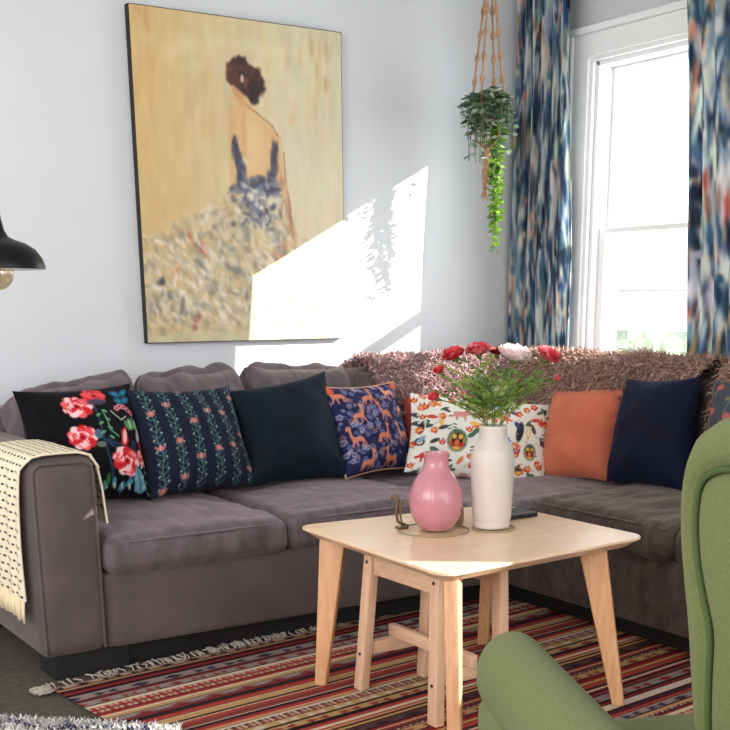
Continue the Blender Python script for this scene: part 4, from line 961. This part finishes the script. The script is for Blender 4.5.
for k in range(15):
    a = rg.uniform(-1.6, .9)-.3; R1 = rg.uniform(.02, .07); dn = rg.uniform(.32, .64); o0 = Vector((hp.x+.055*math.cos(a), hp.y+.055*math.sin(a), zr-.01)); x0 = hp.x+.025+math.cos(a)*R1*.7; y0 = hp.y+math.sin(a)*R1*.7-.01
    pts = [o0]+[Vector((x0+.01*math.sin(t*7+k), y0+.01*math.cos(t*6+k), zr-.05-dn*t)) for t in np.linspace(0, 1, 10)]
    vine(pts, int(dn*75), .038, dn > .40 or k % 3 == 0)
vn.build('vine_stems', M['vleaf'], pl); fo.build('foliage', M['vleaf'], pl)
lo = light.build('trailing_leaves', M['vleaf'], pl); lo['label'] = 'bright yellow-green trailing leaves'

# ------------------------------------------------------------------ pendant lamp at the left edge
lc = Vector((.872, 3.0, 0)); lamp = thing('pendant_lamp', 'matt black metal pendant lamp with a clear globe bulb, hanging at the left edge', 'lamp', (lc.x, lc.y, 1.25))
sh = [(.118, .0), (.1185, .006), (.112, .026), (.098, .046), (.076, .060), (.052, .068), (.036, .076), (.028, .092), (.0235, .115), (.021, .135), (.0001, .137)]
LZ = 1.272
B().lathe([(r, z) for r, z in sh], (lc.x, lc.y, LZ), 64).build('lamp_shade', M['lampb'], lamp)
B().lathe([(max(.0001, r-.003), z-.001) for r, z in sh[:-1]], (lc.x, lc.y, LZ), 64).build('shade_lining', M['lampw'], lamp)
B().lathe([(.0001, -.002), (.017, -.002), (.017, .045), (.0001, .047)], (lc.x, lc.y, LZ+.015), 24).build('socket', M['lampb'], lamp)
bp_ = [(.0001, -.047)]+[(.043*math.sin(t), -.005-.043*math.cos(t)) for t in np.linspace(.1, 2.7, 18)]+[(.016, .05)]
bo = B().lathe(bp_, (lc.x, lc.y, LZ-.002), 40).build('bulb', M['bulb'], lamp)
B().tube([(lc.x+.012*math.cos(t), lc.y+.012*math.sin(t), LZ+.012-.012*math.sin(3*t)-.015) for t in np.linspace(0, 2*PI, 40)], .0009, 5).build('filament', M['fil'], bo)
B().lathe([(.0001, .0), (.011, 0), (.009, .028), (.0001, .03)], (lc.x, lc.y, LZ+.136), 20).build('cord_grip', M['lampw'], lamp)
B().tube([(lc.x, lc.y, LZ+.16), (lc.x, lc.y, ZC)], .0032, 8).build('cord', M['cord'], lamp)
B().lathe([(.0001, -.03), (.05, -.03), (.05, 0), (.0001, 0)], (lc.x, lc.y, ZC), 32).build('ceiling_rose', M['lampb'], lamp)

# ------------------------------------------------------------------ green wing chair, local frame: x right, y forward
az = math.radians(22)
M['green'].node_tree.nodes['Principled BSDF'].inputs['Sheen Weight'].default_value = .1
ch = thing('wing_armchair', 'green wool wing armchair seen from behind its left side, in the near right corner', 'armchair', (1.508, 1.062, 0), world=False, rz=-az)
def lp(r, f, z=0): return (r-1.0, f-1.55, z)          # (right, forward) distances from the viewer to chair coordinates
B().soft(lp(1.0, 1.69, .335), (.25, .295, .095), .05, (.0, .012, .02), n=22).build('seat_cushion', M['green'], ch)
B().soft(lp(1.0, 1.60, .20), (.33, .33, .055), .02, n=8).build('seat_frame', M['green'], ch)
for sg in (-1, 1):
    ax = 1.0+sg*.362
    am = B(); n_ = 34; pts = []; rads = []
    # rolled arm: a fat tube whose front end is domed
    for i in range(n_+1):
        t = i/n_; f = 1.985-.68*t; dome = min(1, math.sqrt(max(0, 1-(1-min(1, t/.10))**2))*.97+.03)
        pts.append(Vector(lp(ax+sg*.045*t, f, .545+.010*t))); rads.append(dome)
    V = []; F = []; m_ = 28
    for p, rd_ in zip(pts, rads):
        for j in range(m_):
            a = 2*PI*j/m_; xx = (.066-.012*(p.y < -9))*math.cos(a)*rd_; zz = .080*math.sin(a)*rd_
            V.append((p.x+xx, p.y, p.z+zz))
    for i in range(n_):
        for j in range(m_): F.append((i*m_+j, (i+1)*m_+j, (i+1)*m_+(j+1) % m_, i*m_+(j+1) % m_))
    F.append(tuple(range(m_))); F.append(tuple(n_*m_+j for j in range(m_-1, -1, -1)))
    am.add(V, F)
    armo = am.build('arm', M['green'], ch)
    B().soft(lp(ax+sg*.002, 1.64, .32), (.062, .315, .185), .03, n=14).build('arm_panel', M['green'], ch)
    B().tube([lp(ax+.080*sg*math.cos(a)*1.0, 1.955, .522+.074*math.sin(a)) for a in np.linspace(-.6, PI+.6, 30)] if False else [lp(ax-sg*.064, 1.955, z) for z in np.linspace(.17, .46, 8)], .004, 6).build('piping', M['greenp'], armo)
    # wing
    wx = 1.0+sg*.200
    zo = .030
    wp = [(1.30, .28), (1.395, .30), (1.375, .45), (1.415, .58), (1.455, .70), (1.485, .80), (1.498, .88), (1.497, .945), (1.476, .995), (1.42, 1.022), (1.35, 1.032), (1.28, 1.045), (1.20, 1.058), (1.12, 1.06), (1.06, .9), (1.12, .55), (1.17, .3)]
    # smooth closed outline
    P = np.array(wp); P[5:-3, 1] += zo; out = []
    for i in range(len(P)):
        p0, p1, p2, p3 = P[i-1], P[i], P[(i+1) % len(P)], P[(i+2) % len(P)]
        for f in np.linspace(0, 1, 6)[:-1]: out.append(.5*((2*p1)+(-p0+p2)*f+(2*p0-5*p1+4*p2-p3)*f*f+(-p0+3*p1-3*p2+p3)*f**3))
    out = np.array(out); cen = out.mean(0)
    def ring(k, w):                                   # inset by k metres towards the centre, at width w
        d = cen-out; l = np.linalg.norm(d, axis=1, keepdims=True); q = out+d/l*k
        fl = np.maximum(0, q[:, 0]-1.15)*.10          # wings flare outwards towards the front
        return [lp(wx+sg*fl_+w, a, b_) for (a, b_), fl_ in zip(q, fl)]
    V = []; F = []; prof_ = [(.060, -.046), (.030, -.042), (.012, -.030), (.002, -.012), (0, 0), (.002, .012), (.012, .030), (.030, .042), (.060, .046)]; k_ = len(out)
    fl_in = [( .20, sg*-.052), (.11, sg*-.050)]
    seq = [(.10, -sg*.050)]+[(a, -b_*sg*-1 if False else (b_*sg)) for a, b_ in prof_]+[(.068, sg*.030), (.078, sg*.033), (.10, sg*.036)]
    for a, w in seq: V += ring(a, w)
    R_ = len(seq)
    for i in range(R_-1):
        for j in range(k_): F.append((i*k_+j, i*k_+(j+1) % k_, (i+1)*k_+(j+1) % k_, (i+1)*k_+j))
    F.append(tuple(range(k_-1, -1, -1))); F.append(tuple((R_-1)*k_+j for j in range(k_)))
    wo = mesh('wing', V, F, M['green'], ch)
    rp = ring(.072, sg*.036); B().tube(rp+[rp[0]], .0055, 6, cap=False).build('piping', M['greenp'], wo)
# reclined back between the wings
Rb = Matrix.Rotation(.20, 4, 'X')
bk = B().soft((0, 0, 0), (.30, .075, .40), .06, (0, .02, .0), n=22)
bk.v = [tuple(Rb @ Vector(v)+Vector(lp(1.0, 1.20, .67))) for v in bk.v]
bk.build('backrest', M['green'], ch)
for (sx_, f0) in ((-1, 1.90), (1, 1.90), (-1, 1.20), (1, 1.20)):
    c = lp(1.0+sx_*.28, f0); dy = .0 if f0 > 1.5 else -.05
    B().hexa([(c[0]-.014, c[1]-.014+dy, .009), (c[0]+.014, c[1]-.014+dy, .009), (c[0]+.014, c[1]+.014+dy, .009), (c[0]-.014, c[1]+.014+dy, .009)],
             [(c[0]-.024, c[1]-.024, .16), (c[0]+.024, c[1]-.024, .16), (c[0]+.024, c[1]+.024, .16), (c[0]-.024, c[1]+.024, .16)], .004).build('leg', M['woodleg'], ch)

for o in bpy.data.objects:
    if '_w' in o: del o['_w']
